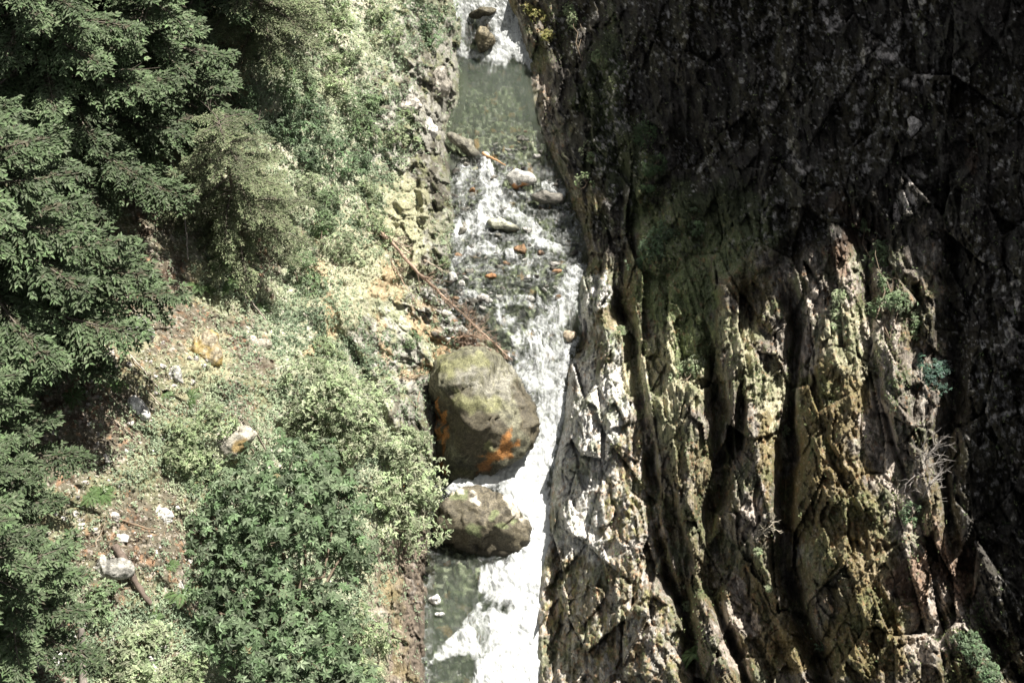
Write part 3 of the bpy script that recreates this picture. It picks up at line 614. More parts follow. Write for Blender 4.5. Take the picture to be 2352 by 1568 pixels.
rock('boulder', 1108, 950, [(1004, 820), (1060, 796), (1130, 800), (1182, 846), (1207, 898), (1246, 964), (1240, 985), (1214, 1038), (1180, 1055), (1135, 1086), (1070, 1096), (1040, 1118), (1000, 1100), (985, 1045), (986, 960), (986, 885)], sub=6, seed=3, base=(.13, .125, .085), paint=paint_big, thick=.8, lift=.1, rough=.65, water=True,
     label='huge brown boulder with bright orange stains blocking the left side of the stream', cat='boulder')
def paint_round(c, u, v, nz, W):
    c = mixc(c, [.075, .065, .042], sm(.3, .8, blobs(u, v, [(1140, 1240, 70, 40, 0), (1060, 1200, 40, 60, 0)]) + .4 * nz) * .8)
    c = mixc(c, [.16, .18, .09], sm(.4, .9, blobs(u, v, [(1130, 1180, 14, 10, 0), (1155, 1210, 16, 12, 0), (1090, 1215, 26, 12, 0), (1180, 1195, 8, 8, 0), (1050, 1140, 30, 14, 0)]) + .4 * nz) * .9)
    return mixc(c, [.48, .44, .36], sm(.5, .8, blobs(u, v, [(1180, 1165, 12, 40, -40), (1090, 1150, 12, 16, 0), (1050, 1130, 12, 12, 0)]) + .3 * nz) * .9)
rock('boulder', 1110, 1204, [(1058, 1118), (1130, 1124), (1190, 1165), (1223, 1212), (1217, 1240), (1178, 1280), (1142, 1300), (1080, 1290), (1030, 1258), (992, 1215), (996, 1180), (1026, 1138)], sub=6, seed=5, base=(.115, .10, .07), paint=paint_round, thick=.7, lift=.05, rough=.6, water=True,
     label='rounded brown boulder below the orange-stained one, white water on its right side', cat='boulder')
rock('boulder', 1110, 92, w=50, h=54, seed=8, base=(.15, .13, .085), lift=.35, water=True, label='brown boulder standing in the white cascade at the top of the stream', cat='boulder')
rock('rock', 1108, 28, w=62, h=24, ang=-12, seed=9, base=(.10, .09, .06), lift=.25, water=True, label='flat dark rock in the cascade above the brown boulder')
rock('flat_rock', 1072, 336, w=122, h=30, ang=36, seed=12, base=(.19, .18, .14), lift=.35, thick=.7, water=True, label='long grey slab jutting from the left bank at the foot of the pool', cat='rock')
def rustp(cx, cy, r):
    return lambda c, u, v, nz, W: mixc(c, [.42, .20, .08], sm(.5, .8, blobs(u, v, [(cx, cy, r, r * .5, -20)]) + .3 * nz))
SR_ = [(1192, 412, 88, 42, 5, (.40, .39, .36), 'flat pale rock with an orange streak amid the riffle', rustp(1190, 426, 22)),
 (1258, 456, 86, 34, 4, (.16, .15, .13), 'dark wet rock in the riffle beside the shaded wall', None),
 (1150, 515, 92, 26, 14, (.42, .42, .33), 'long pale mossy rock in the middle of the riffle', rustp(1196, 528, 10)),
 (1197, 572, 34, 24, 0, (.28, .17, .09), 'reddish brown rock below the long pale mossy rock', None),
 (1129, 633, 30, 14, 0, (.42, .22, .10), 'small bright orange stone in shallow water', None),
 (1271, 607, 26, 14, 0, (.48, .46, .42), 'pale stone just above the orange-tan stone near the right wall', None),
 (1276, 624, 28, 13, -10, (.45, .27, .15), 'orange-tan stone near the right wall above the rapids', None),
 (1110, 683, 32, 18, 0, (.52, .50, .46), 'pale oval stone on the shallow side of the rapids', None),
 (1242, 582, 22, 14, 0, (.25, .16, .10), 'small brown stone left of the pale stone by the right wall', None),
 (1086, 437, 18, 12, 0, (.40, .22, .10), 'small rusty stone at the left of the upper riffle', None),
 (1000, 1375, 30, 26, 0, (.68, .67, .64), 'white rock at the left edge of the lower pool', None),
 (1010, 1410, 22, 10, 0, (.60, .60, .57), 'thin white stone below the white rock of the lower pool', None),
 (1310, 772, 34, 26, 0, (.36, .30, .22), 'tan rock split from the right wall beside the falling water', None),
 (1040, 640, 24, 30, 0, (.46, .46, .43), 'grey angular stone at the upper end of the gravel bank', None)]
for i, (u, v, a, b, an, bs, lb, pf) in enumerate(SR_):
    rock('rock', u, v, w=a, h=b, ang=an, sub=4, seed=20 + i, base=bs, lift=.3, paint=pf, label=lb, water=(u < 1300 and u > 1035), group='stones in and beside the stream')
# cobbles of the gravel bank and of the riffle
k = 0
for i in range(330):
    if i < 90: u = rng.normal(1060, 48); v = rng.normal(695, 42)
    else: u = rng.uniform(1045, 1330); v = rng.uniform(300, 690)
    if (u < EL(v) + 4 and i >= 90) or u > ER(v) - 6 or u < 985: continue
    a = 7 + 17 * rng.random() ** 1.6 * (1.2 if i < 90 else 1); t = rng.random()
    bs = (.50, .49, .45) if t < .35 else (.26, .25, .21) if t < .75 else (.12, .11, .09) if t < .95 else (.30, .19, .11)
    rock('cobble', u, v, w=a, h=a * rng.uniform(.5, .8), ang=rng.uniform(-30, 30), sub=4 if k < 40 else 4, seed=50 + i, base=bs, lift=rng.uniform(-.3, .25), water=bool(u > EL(v)),
         label='small loose cobble in the shallows between the pool and the rapids', cat='cobble', group='cobbles of the shallows'); k += 1
HL = [(318, 937, 72, 44, 52, (.66, .65, .62), 'pale pointed rock lying alone on brown litter'),
 (378, 1186, 46, 48, 0, (.66, .65, .60), 'white broken rock left of the big leafy tree'),
 (278, 1238, 44, 30, 0, (.56, .55, .50), 'pale rock just above the dark rotting log'),
 (248, 1306, 96, 66, 0, (.38, .37, .33), 'broad grey slab sunk in litter beside the dark rotting log'),
 (315, 765, 100, 70, 5, (.34, .34, .31), 'rounded grey rock in the shade below the conifer boughs'),
 (470, 805, 120, 80, 0, (.36, .31, .22), 'blotched brown and pale rock under the slope, right of the grey one'),
 (400, 862, 44, 46, 0, (.42, .41, .38), 'small grey rock below the blotched brown rock'),
 (250, 828, 40, 70, 0, (.55, .50, .42), 'tan upright rock at the edge of the conifer shade'),
 (532, 1012, 120, 74, -5, (.44, .41, .34), 'block of rock with ochre moss and two sticks leaning on it'),
 (134, 1512, 46, 56, 0, (.60, .59, .56), 'pale rock near the bottom left, left of the standing snag'),
 (92, 1522, 26, 60, 0, (.58, .56, .50), 'narrow upright pale stone left of the pale bottom rock'),
 (345, 1532, 40, 44, 0, (.48, .46, .42), 'grey rock between low leafy plants near the bottom edge'),
 (415, 1345, 20, 20, 0, (.66, .64, .60), 'small white stone beside a green fern'),
 (262, 1186, 30, 22, 0, (.60, .56, .50), 'pale stone at the upper end of a thin fallen stick'),
 (160, 1465, 30, 18, 0, (.55, .54, .51), 'flat pale stone under the lowest conifer boughs'),
 (590, 790, 60, 34, 10, (.46, .42, .34), 'tan rock right of the blotched brown rock'),
 (985, 300, 50, 60, 20, (.48, .46, .42), 'grey block on the left bank beside the green pool'),
 (940, 240, 66, 44, -10, (.44, .41, .36), 'leaning pale block on the left bank above the grey block'),
 (1010, 190, 50, 70, 0, (.36, .33, .28), 'dark-topped block of the left bank beside the head of the pool')]
for i, (u, v, a, b, an, bs, lb) in enumerate(HL):
    pf = None
    if u == 532: pf = lambda c, u, v, nz, W: mixc(c, [.36, .26, .12], sm(.5, .9, blobs(u, v, [(556, 1025, 26, 22, 0)]) + .4 * nz))
    if u == 470: pf = lambda c, u, v, nz, W: mixc(c, [.30, .22, .08], sm(.3, .7, .4 + .9 * nz))
    rock('rock', u, v, w=a, h=b, ang=an, sub=5, seed=300 + i, base=tuple(.88 * x for x in bs), lift=.06, thick=.5, paint=pf, label=lb, group='rocks on the left slope', rough=1.3)
for i, (u, v, a, b, an, bs, lb) in enumerate([(2098, 290, 36, 44, 20, (.30, .28, .26), 'pale lump of rock high on the dark wall'), (2062, 490, 22, 50, -15, (.40, .36, .33), 'pale shard on the dark wall above the long green shrub')]):
    rock('rock', u, v, w=a, h=b, ang=an, seed=340 + i, base=bs, lift=-.02, thick=.5, label=lb)
# loose stones on the litter
k = 0
while k < 150:
    u = rng.uniform(60, 620); v = rng.uniform(620, 1560)
    if blob(u, v, 330, 1150, 230, 430, 0) < .5: continue
    a = rng.uniform(6, 17); g_ = rng.uniform(.3, .62)
    rock('stone', u, v, w=a, h=a * rng.uniform(.6, .9), ang=rng.uniform(-40, 40), sub=4, seed=400 + k, base=(g_, g_ * .95, g_ * .88), lift=0, label='small loose stone among the leaf litter of the left slope', cat='stone', group='stones in the litter'); k += 1

# ------------------------------------------------------------------ dead wood
def px_path(L, off=.12):
    out = []
    for p in L:
        P, n = ground(p[0], p[1]); d = unit(P - CAM); out.append(P - d * (off if len(p) < 3 else p[2]))
    out = np.array(out); t = np.linspace(0, len(L) - 1, (len(L) - 1) * 5 + 1)
    q = np.stack([np.interp(t, np.arange(len(L)), out[:, k]) for k in range(3)], 1)
    return q + rng.normal(0, .012, q.shape)
def wood(name, L, r0, r1, col, label, cat, off=.12, twigs=0, tl=.8, tcol=None, group=None, split=None):
    p = px_path(L, off); root = p[0].copy(); rr = np.linspace(r0, r1, len(p))
    V, Q = tube(p - root, rr * (1 + .15 * rng.normal(0, 1, len(p)).clip(-1, 1)))
    c = np.array(col) * (1 + .5 * fbm(V * 4, 3, 801))[:, None]
    if not twigs:
        o = mesh_np(name, V, Q, M_WOOD, c.clip(.01, .9)); o.location = root; return tag(o, label, cat, group)
    e = empty(name, root); tag(e, label, cat, group); mesh_np('stem', V, Q, M_WOOD, c.clip(.01, .9), parent=e)
    L2 = []; ax = unit(p[-1] - p[0])
    for i in range(twigs):
        t = rng.random() ** (.6 if split else 1); k = int(t * (len(p) - 2)); b = p[k] - root
        d = unit(ax * rng.uniform(.1, .8) + rng.normal(0, .6, 3) + np.array([0, 0, .25])); ln = tl * rng.uniform(.4, 1.2) * (1 - .3 * t)
        L2.append(tube(wander(b, b + d * ln, 6, .12), np.linspace(.014, .005, 6), 4))
        for _ in range(3):
            s_ = b + d * ln * rng.uniform(.3, .9); d2 = unit(d + rng.normal(0, .5, 3)); L2.append(tube(wander(s_, s_ + d2 * ln * .45, 4, .1), np.linspace(.009, .004, 4), 3))
    V, Q = join(L2); tc = np.array(tcol or col) * (1 + .4 * noise(V * 3, 803))[:, None]
    mesh_np('twigs', V, Q, M_WOOD, tc.clip(.01, .9), parent=e); return e
wood('fallen_tree', [(872, 530, .2), (905, 565, .3), (960, 625, .45), (1010, 672, .5), (1060, 718, .4), (1115, 770, .35), (1178, 828, .2)], .09, .03, (.34, .25, .19), 'long thin fallen dead tree with brown twigs lying down the slope to the rapids', 'fallen tree', twigs=120, tl=.95, tcol=(.33, .24, .18), split=True)
wood('fallen_tree', [(868, 525), (930, 575, .3), (990, 605, .3), (1015, 622, .1)], .05, .02, (.42, .36, .28), 'thin pale dead stem above the long fallen tree', 'fallen tree', twigs=25, tl=.7)
wood('fallen_branch', [(880, 560), (910, 620, .2), (950, 690, .2), (985, 735, .1)], .035, .015, (.40, .30, .22), 'thin branch lying just left of the long fallen tree', 'branch', twigs=20, tl=.6)
wood('dead_branch', [(1035, 775, .2), (1080, 768, .5), (1120, 785, .6), (1165, 825, .3)], .04, .02, (.30, .20, .14), 'heap of brown dead twigs lodged behind the huge orange-stained boulder', 'branch', twigs=110, tl=.7, tcol=(.26, .19, .14))
wood('rotting_log', [(262, 1252), (285, 1290, .3), (310, 1335, .3), (345, 1385, .2)], .15, .09, (.14, .11, .09), 'dark rotting log pointing down the litter slope', 'log')
wood('snag', [(186, 1440, 1.0), (187, 1500, .6), (189, 1575, .3)], .10, .14, (.17, .15, .13), 'dark standing snag at the bottom left', 'dead trunk')
wood('stick', [(540, 640), (575, 690, .2), (612, 740)], .045, .025, (.30, .26, .22), 'dark straight stick on the slope below the ferns', 'stick')
wood('stick', [(420, 480, 1.2), (426, 540, 1), (432, 596, .6)], .04, .02, (.42, .38, .34), 'pale dead stem hanging below the conifer boughs', 'stick')
wood('stick', [(240, 950), (275, 975), (312, 1003)], .03, .02, (.34, .28, .22), 'thin stick below the pale pointed rock', 'stick')
wood('stick', [(548, 985, .7), (566, 1012, .6), (582, 1040, .5)], .05, .035, (.30, .25, .18), 'left one of two sticks leaning on the ochre moss block', 'stick')
wood('stick', [(583, 985, .7), (600, 1015, .5), (618, 1045, .4)], .05, .035, (.32, .28, .22), 'right one of two sticks leaning on the ochre moss block', 'stick')
wood('stick', [(268, 1190), (310, 1204, .2), (352, 1216)], .05, .03, (.22, .16, .11), 'brown stick left of the white broken rock', 'stick')
wood('stick', [(280, 795), (320, 840, .2), (362, 885)], .035, .015, (.45, .40, .34), 'long pale stick under the rounded grey rock', 'stick')
wood('stick', [(335, 895), (370, 930), (410, 958)], .03, .015, (.30, .26, .20), 'thin stick right of the pale pointed rock', 'stick')
wood('stick', [(455, 1432), (490, 1428)], .05, .04, (.24, .20, .16), 'short thick stick left of the big leafy tree', 'stick')
wood('stick', [(1108, 352, .3), (1135, 366, .35), (1162, 380, .2)], .07, .03, (.42, .25, .13), 'orange-brown stick end on the grey slab in the stream', 'stick')
wood('stick', [(5, 1470), (25, 1515, .2), (50, 1566)], .06, .04, (.20, .15, .11), 'brown stick in the bottom left corner', 'stick')
wood('stick', [(215, 1250), (228, 1230), (240, 1200)], .02, .015, (.30, .24, .18), 'curved twig left of the pale rock over the log', 'stick')
wood('stick', [(930, 905, .2), (955, 935, .3), (962, 900, .4)], .04, .03, (.20, .16, .12), 'dark bent stick on the slope above the big boulder', 'stick')
wood('dead_branch', [(222, 312, 3.2), (240, 285, 3.4), (262, 252, 3.5)], .07, .03, (.60, .57, .52), 'bleached bare forked branch among the dark conifers', 'branch', twigs=8, tl=.9, tcol=(.6, .56, .5))
wood('dead_shrub', [(2105, 1080, .2), (2125, 1050, .6), (2160, 1010, 1.0)], .03, .015, (.26, .24, .22), 'bare grey shrub on the right edge of the lit buttress', 'shrub', twigs=26, tl=1.1)
wood('dead_shrub', [(2118, 1140, .2), (2135, 1110, .5), (2165, 1075, .9)], .03, .012, (.26, .24, .22), 'thin bare twigs below the bare grey shrub', 'shrub', twigs=12, tl=.8)
wood('dead_shrub', [(1735, 1240, .2), (1762, 1210, .4), (1775, 1190, .5)], .02, .01, (.42, .38, .30), 'small dry twiggy shrub in the middle cleft', 'shrub', twigs=16, tl=.5)

# ------------------------------------------------------------------ leafy plants: lobes of leaves on stems
def lobe_leaves(cen, R, up, nleaf, size, base, rosette=5, gap=.1, seed=0):
    d = unit(rng.normal(0, 1, (nleaf * 3, 3))); d = d[(d @ up) > -.45][:nleaf]
    r = R * (1 - .6 * rng.random(len(d)) ** 1.6)[:, None]; c = cen + d * r * np.array([1, 1, .85])
    nz = fbm(c * .9, 3, 900 + seed, .6); c = c + d * (nz[:, None] * R * .95)
    keep = noise(c * 1.5, 905 + seed) > gap - .34; c, d = c[keep], d[keep]; N = len(c)
    n = unit(d * .55 + np.array([0, 0, .8]) + rng.normal(0, .35, (N, 3)))
    a0 = unit(np.cross(n, rng.normal(0, 1, (N, 3)))); b0 = np.cross(n, a0); out = []
    cl = leafcol(N, base, .26, 1 + .45 * noise(c * 1.3, 911)); dead = rng.random(N) < .003; cl[dead] = [.22, .19, .10]
    s = size * rng.uniform(.7, 1.25, N)
    for k in range(rosette):
        th = (k - (rosette - 1) / 2) * (2.5 / max(rosette - 1, 1)) if rosette < 5 else k * 2 * np.pi / rosette + .3
        a = a0 * math.cos(th) + b0 * math.sin(th) - n * .25
        out.append(kites(c, a, n, s * (1 if k else 1.15), s * .52, .2, cl))
    return join(out)
def bush(name, lobes, size, base, label, cat='bush', group=None, depth_=.5, dens=1.2, rosette=3, stem=.03):
    u0, v0 = np.mean([l[0] for l in lobes]), max(l[1] + l[2] * .4 for l in lobes)
    g0, n0 = ground(u0, min(v0, 1700)); e = empty(name, g0); tag(e, label, cat, group); parts, st = [], []
    for i, l in enumerate(lobes):
        g, n = ground(l[0], l[1]); R = l[2] / ppm(g); lift = l[3] if len(l) > 3 else depth_
        cen = g - unit(g - CAM) * R * lift; up = unit(n * .5 + np.array([0, -.2, .8]))
        parts.append(lobe_leaves(cen - g0, R, up, int(dens * 16 * (R / size) ** 2 / (rosette / 3) * .55) + 20, size, base, rosette, seed=i))
        st.append(tube(wander(np.zeros(3), cen - g0, 7, .08), np.linspace(stem, stem * .4, 7), 5))
        for _ in range(4): st.append(tube(wander(cen - g0, cen - g0 + unit(rng.normal(0, 1, 3) + up) * R * .8, 5, .1), np.linspace(stem * .4, .006, 5), 4))
    V, Q = join(st); mesh_np('stem', V, Q, M_WOOD, np.zeros(V.shape) + np.array([.14, .11, .08]), parent=e)
    V, Q, C = join(parts); mesh_np('foliage', V, Q, M_LEAF, C, parent=e, smooth=False); return e
G1, G2, G3, G4 = (.165, .22, .12), (.25, .30, .17), (.13, .185, .105), (.29, .335, .205)
bush('leafy_tree', [(660, 1130, 120, 1.2), (770, 1150, 90, 1.0), (560, 1150, 75, .9), (640, 1250, 110, 1.3), (520, 1230, 70, .9), (480, 1180, 50, .7), (800, 1250, 60, .8), (500, 1340, 75, .9), (600, 1370, 95, 1.1), (740, 1400, 80, 1.0), (560, 1460, 90, 1.0), (690, 1500, 100, 1.1), (640, 1570, 100, 1.0), (500, 1400, 60, .8), (800, 1490, 60, .7), (780, 1590, 80, .7), (730, 1060, 60, .9)],
     .22, (.13, .18, .10), 'large dark green leafy tree with hand-shaped leaves on the lower left slope', 'tree', dens=1.35, rosette=5, stem=.09)
bush('shrub', [(930, 1120, 75, .8), (900, 1040, 60, .7), (960, 1190, 55, .8), (900, 1210, 50, .7), (980, 1130, 45, .9), (870, 1130, 50, .6), (950, 1010, 45, .6)], .17, G4, 'pale green shrub leaning over the bank beside the round boulder', 'shrub')
bush('shrub', [(740, 940, 80, .6), (820, 960, 70, .6), (680, 900, 55, .5), (800, 1020, 50, .5), (700, 1000, 55, .5), (860, 900, 45, .5), (770, 870, 50, .4)], .15, G4, 'broad pale green shrub just above the large leafy tree', 'shrub')
bush('shrub', [(420, 1010, 50, .5), (400, 1060, 45, .5), (455, 1050, 40, .5)], .13, G2, 'low green shrub left of the ochre moss block', 'shrub')
bush('shrub', [(505, 970, 36, .5), (470, 965, 26, .5)], .12, G2, 'small leafy shrub on top of the ochre moss block', 'shrub')
bush('shrub', [(310, 1480, 60, .6), (250, 1510, 50, .6), (350, 1450, 40, .6), (290, 1555, 55, .5)], .16, G4, 'bright broad-leaved shrub right of the standing snag', 'shrub')
bush('shrub', [(240, 1380, 42, .5), (210, 1420, 34, .5)], .14, G1, 'dark green low shrub above the standing snag', 'shrub')
bush('shrub', [(830, 1440, 50, .4), (880, 1470, 36, .4), (830, 1540, 40, .4)], .15, G2, 'green shrub hanging over the brown bank at the bottom', 'shrub')
bush('shrub', [(300, 1570, 40, .4), (430, 1540, 45, .4), (400, 1580, 50, .4)], .13, G2, 'low shrub at the bottom edge left of the large leafy tree', 'shrub')
# thicket on the upper slope
TH = [([(700, 60, 70), (760, 30, 60), (650, 20, 50)], G2, .16, 'green shrub at the top edge of the thicket'),
 ([(640, 160, 55), (600, 130, 40), (690, 190, 50)], G1, .15, 'dark shrub right of the rusty rock face at the top'),
 ([(740, 170, 60), (790, 120, 45)], G2, .14, 'shrub in the middle of the upper thicket'),
 ([(700, 270, 70), (640, 300, 50)], G3, .15, 'deep green shrub above the pale hemlock'),
 ([(790, 260, 60), (830, 300, 50), (850, 240, 36)], G1, .14, 'dense shrub nearest the left bank blocks, upper thicket'),
 ([(760, 350, 60), (700, 370, 50), (820, 370, 45)], G3, .14, 'dark dense shrub at the right tip of the hemlock boughs'),
 ([(840, 440, 46), (830, 500, 50), (870, 530, 36)], G2, .13, 'shrub at the root end of the long fallen tree'),
 ([(930, 270, 30), (900, 320, 36), (940, 330, 26)], G2, .12, 'small shrub beside the yellow moss face'),
 ([(985, 90, 30), (960, 40, 45), (1000, 20, 30)], G3, .14, 'dark shrub at the lip of the left bank by the cascade'),
 ([(880, 60, 50), (850, 20, 50)], G2, .14, 'pale shrub at the top edge left of the dark bank shrub'),
 ([(560, 230, 40), (540, 290, 40)], G3, .13, 'shadowed shrub under the top conifers'),
 ([(690, 620, 50), (660, 570, 40), (720, 650, 36)], G1, .12, 'dark feathery shrub on the slope below the hemlock'),
 ([(745, 460, 40), (740, 510, 32)], G1, .12, 'upright green shrub right of the hemlock tips'),
 ([(700, 430, 50), (780, 560, 40), (810, 600, 26)], G4, .12, 'pale shrub scattered down the middle of the slope'),
 ([(945, 775, 20), (940, 790, 14)], G1, .10, 'tiny dark shrub alone above the big boulder'),
 ([(740, 800, 34), (780, 830, 30), (720, 840, 30)], G2, .11, 'low pale shrub above the broad pale shrub'),
 ([(1008, 640, 16), (1020, 600, 14)], G2, .10, 'little tuft at the foot of the yellow moss face'),
 ([(470, 1100, 30), (440, 1120, 24)], G1, .12, 'little shrub at the upper left of the large leafy tree')]
for L, b, sz, lb in TH: bush('shrub', [(x[0], x[1], x[2] * .85, .1) for x in L], sz, b, lb, 'shrub', 'shrubs of the left slope', dens=1.0)
RB = [([(2010, 550, 26), (2030, 590, 32), (2050, 640, 42), (2060, 690, 36), (2085, 730, 30), (2020, 700, 26), (1985, 515, 16), (2110, 770, 20)], G1, .13, 'long green shrub spilling down the right of the lit buttress'),
 ([(2150, 870, 40), (2165, 920, 30), (2130, 830, 30)], (.07, .12, .09), .13, 'dark blue-green shrub right of the buttress'),
 ([(1590, 500, 22), (1605, 520, 20)], G1, .12, 'small shrub high on the mossy wall'),
 ([(1530, 550, 40), (1490, 570, 34), (1470, 600, 26)], G3, .12, 'dark shrub on the mossy wall left of the small one'),
 ([(1575, 850, 28), (1600, 840, 22), (1550, 865, 18)], G4, .11, 'bright tuft of leaves on top of the second fin'),
 ([(1230, 40, 24), (1250, 80, 20), (1215, 20, 16)], (.28, .27, .10), .11, 'yellow-green shrub at the top of the right wall beside the cascade'),
 ([(1325, 40, 28), (1310, 20, 20), (1370, 130, 20)], G2, .11, 'shrub on the knob at the top of the right wall'),
 ([(1350, 345, 16), (1360, 360, 12)], G2, .10, 'upper leafy tuft in the shade of the right wall'),
 ([(1345, 420, 20), (1325, 430, 12)], G2, .10, 'lower leafy tuft in the shade of the right wall'),
 ([(1420, 780, 16), (1425, 760, 12)], G2, .10, 'little tuft at the head of the first cleft'),
 ([(1930, 680, 18), (1925, 720, 14), (1918, 750, 10)], G4, .10, 'pale hanging plant on the lit buttress'),
 ([(2095, 1180, 20), (2085, 1195, 16)], G3, .10, 'dark tuft below the bare shrub on the lit buttress'),
 ([(1570, 1355, 14), (1580, 1390, 10)], G4, .10, 'pale leafy tuft in the first cleft'),
 ([(1805, 940, 12), (1798, 985, 12)], G4, .09, 'small pale plant on the edge of the third fin'),
 ([(1880, 1470, 18)], G3, .10, 'faint green tuft in the dark gully'),
 ([(2220, 1470, 28), (2240, 1500, 24), (2270, 1545, 30)], G3, .11, 'dark green plants at the bottom right corner of the buttress'),
 ([(1480, 310, 30), (1500, 380, 34), (1490, 420, 26)], (.07, .11, .05), .10, 'shaded mossy shrub high on the right wall'),
 ([(1740, 1265, 10), (1765, 1350, 8)], G4, .08, 'tiny pale plant in the middle cleft')]
for L, b, sz, lb in RB: bush('shrub', [(*x, .45) for x in L], sz, b, lb, 'shrub', 'shrubs of the right wall')

# ------------------------------------------------------------------ ferns
def fern_mesh(nf, seed):
    r = np.random.default_rng(seed); out = []
    for i in range(nf):
        th = 2 * np.pi * i / nf + r.uniform(-.2, .2); L = r.uniform(.75, 1.1); t = np.linspace(.08, 1, 22)
        d = np.array([math.cos(th), math.sin(th), 0]); s = np.array([-d[1], d[0], 0])
        P = d * (t * L * .9)[:, None] + np.array([0, 0, 1.]) * (.55 * t - .62 * t ** 2)[:, None] * L
        for sg in (-1, 1):
            l = .24 * L * np.sin(np.pi * (t * .9 + .08)) ** .8 + .01
            out.append(kites(P, s * sg + d * .35 + np.array([0, 0, -.15]), np.tile([0, 0, 1.], (22, 1)) + 0 * P, l, .05 * L, .1, leafcol(22, (.13, .20, .08), .12)))
    return join(out)
FM = []
for k, nf in enumerate((11, 9, 13)):
    V, Q, C = fern_mesh(nf, k); FM.append(mesh_np('fern', V, Q, M_LEAF, C, smooth=False))
FP = [(490, 600, 1.1, 'large dark fern in the shade below the conifer boughs'), (458, 655, .8, 'fern below and left of the large dark fern'), (520, 655, .6, 'small fern right of the lower shaded fern'), (262, 880, .7, 'dark fern on litter above the pale pointed rock'),
 (168, 912, .6, 'fern at the edge of the conifer shade on the left'), (435, 912, .5, 'small fern on the pale slope right of the pale pointed rock'), (415, 1362, .7, 'green fern left of the large leafy tree'), (1600, 1500, .9, 'bright fern on the right wall near the bottom'),
 (230, 1135, .6, 'fern at the dark edge left of the white broken rock'), (375, 905, .45, 'little fern above the thin stick'), (722, 525, .6, 'pale fern on the bright slope'), (390, 1300, .4, 'small fern above the green fern'),
 (350, 1420, .5, 'fern at the right of the bright broad-leaved shrub'), (600, 700, .5, 'fern beside the dark straight stick'), (560, 570, .6, 'fern under the tip of the hemlock'), (205, 1140, .5, 'left fern of the pair at the dark litter edge')]
for i, (u, v, s, lb) in enumerate(FP):
    o = FM[i] if i < 3 else FM[i % 3].copy()
    if i >= 3: COL.objects.link(o)
    g, n = ground(u, v); o.location = g + n * .05; o.scale = (s,) * 3
    q = Vector(unit(n * .5 + np.array([0, 0, .5]))).to_track_quat('Z', 'Y'); e = q.to_euler(); o.rotation_euler = (e.x, e.y, rng.uniform(0, 6))
    tag(o, lb, 'fern', 'ferns on the slopes')

# ------------------------------------------------------------------ conifers
def conifer_meshes(h, R, nb, seed, base, droop=.35, tuft=.15, bare=.12, power=.75, wid=.5, tw=.4, gapk=.085):
    r = np.random.default_rng(seed); out, st = [], []
    V, Q = tube(np.stack([.08 * np.sin(np.linspace(0, 3, 14)), 0 * np.linspace(0, 1, 14), np.linspace(-1, h, 14)], 1), np.linspace(.022 * h, .02, 14), 9); st.append((V, Q))
    for i in range(nb):
        whl = i // 6; f = (whl * 6 + 3) / nb; f = min(f, .99) + r.uniform(-.012, .012); z = h * (bare + (1 - bare) * f); L = R * (1 - f) ** power * r.uniform(.75, 1.12) + .25
        th = i * 1.047 + whl * 2.4 + r.uniform(-.25, .25); d = np.array([math.cos(th), math.sin(th), 0]); s = np.array([-d[1], d[0], 0])
        m = max(int(L / .11), 4); t = np.linspace(.12, 1, m); zz = (.22 * t - droop * t ** 2 + .10 * t ** 4) * L * (1.2 - .6 * f)
        stem = np.array([0, 0, z]) + d * (t * L)[:, None] + np.array([0, 0, 1.]) * zz[:, None] + s * (.05 * L * np.sin(t * 3 + i))[:, None]
        st.append(tube(np.concatenate([[[0, 0, z]], stem[::max(m // 6, 1)]]), np.linspace(.012 * L + .01, .008, len(stem[::max(m // 6, 1)]) + 1), 5))
        if r.random() < .3:
            d9 = unit(d + s * r.uniform(-.4, .4) + np.array([0, 0, r.uniform(-.3, .2)])); b9 = np.array([0, 0, z + .3])
            e9 = b9 + d9 * L * r.uniform(.5, .95); st.append(tube(wander(b9, e9, 7, .05), np.linspace(.03, .008, 7), 4))
            for _ in range(5):
                s9 = b9 + (e9 - b9) * r.uniform(.4, .95); st.append(tube(wander(s9, s9 + unit(d9 + r.normal(0, .6, 3)) * .6, 4, .1), np.linspace(.012, .005, 4), 3))
        key = r.uniform(.7, 1.3)
        for sg in (-1, 1):
            tl = (wid * L * (1 - t) ** .8 * t ** .35 + .12) * r.uniform(.6, 1.25, m)
            k = np.arange(int(max(tl) / gapk) + 1) * gapk + .04
            K2, T2 = np.meshgrid(k, np.arange(m)); ok = K2 < tl[T2]; K2, T2 = K2[ok], T2[ok]
            td = unit(d * .62 + s * sg * .78 + np.array([0, 0, -.12]))
            frac = K2 / tl[T2]
            c = stem[T2] + td * K2[:, None] + np.array([0, 0, -1.]) * (.30 * K2 * frac + .05 * L * frac * (noise(pts(T2 / 2.5, i * 1.7, sg), seed) * 2.2))[:, None] + r.normal(0, .022, (len(K2), 3))
            for g in (-1, 1):
                a = unit(td + unit(np.cross(td, [0, 0, 1.])) * g * .75 + np.array([0, 0, .05]) + r.normal(0, .22, c.shape))
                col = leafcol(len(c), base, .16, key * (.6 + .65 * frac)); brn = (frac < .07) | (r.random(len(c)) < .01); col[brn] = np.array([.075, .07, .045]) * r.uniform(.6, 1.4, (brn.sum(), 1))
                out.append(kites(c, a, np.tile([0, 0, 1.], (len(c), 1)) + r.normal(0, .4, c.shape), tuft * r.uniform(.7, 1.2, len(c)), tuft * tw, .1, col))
        c = stem; out.append(kites(c, d + r.normal(0, .3, c.shape), np.tile([0, 0, 1.], (m, 1)) + 0 * c, tuft, tuft * .4, .1, leafcol(m, base, .15)))
    return join(out), join(st)
CB = (.088, .122, .062)
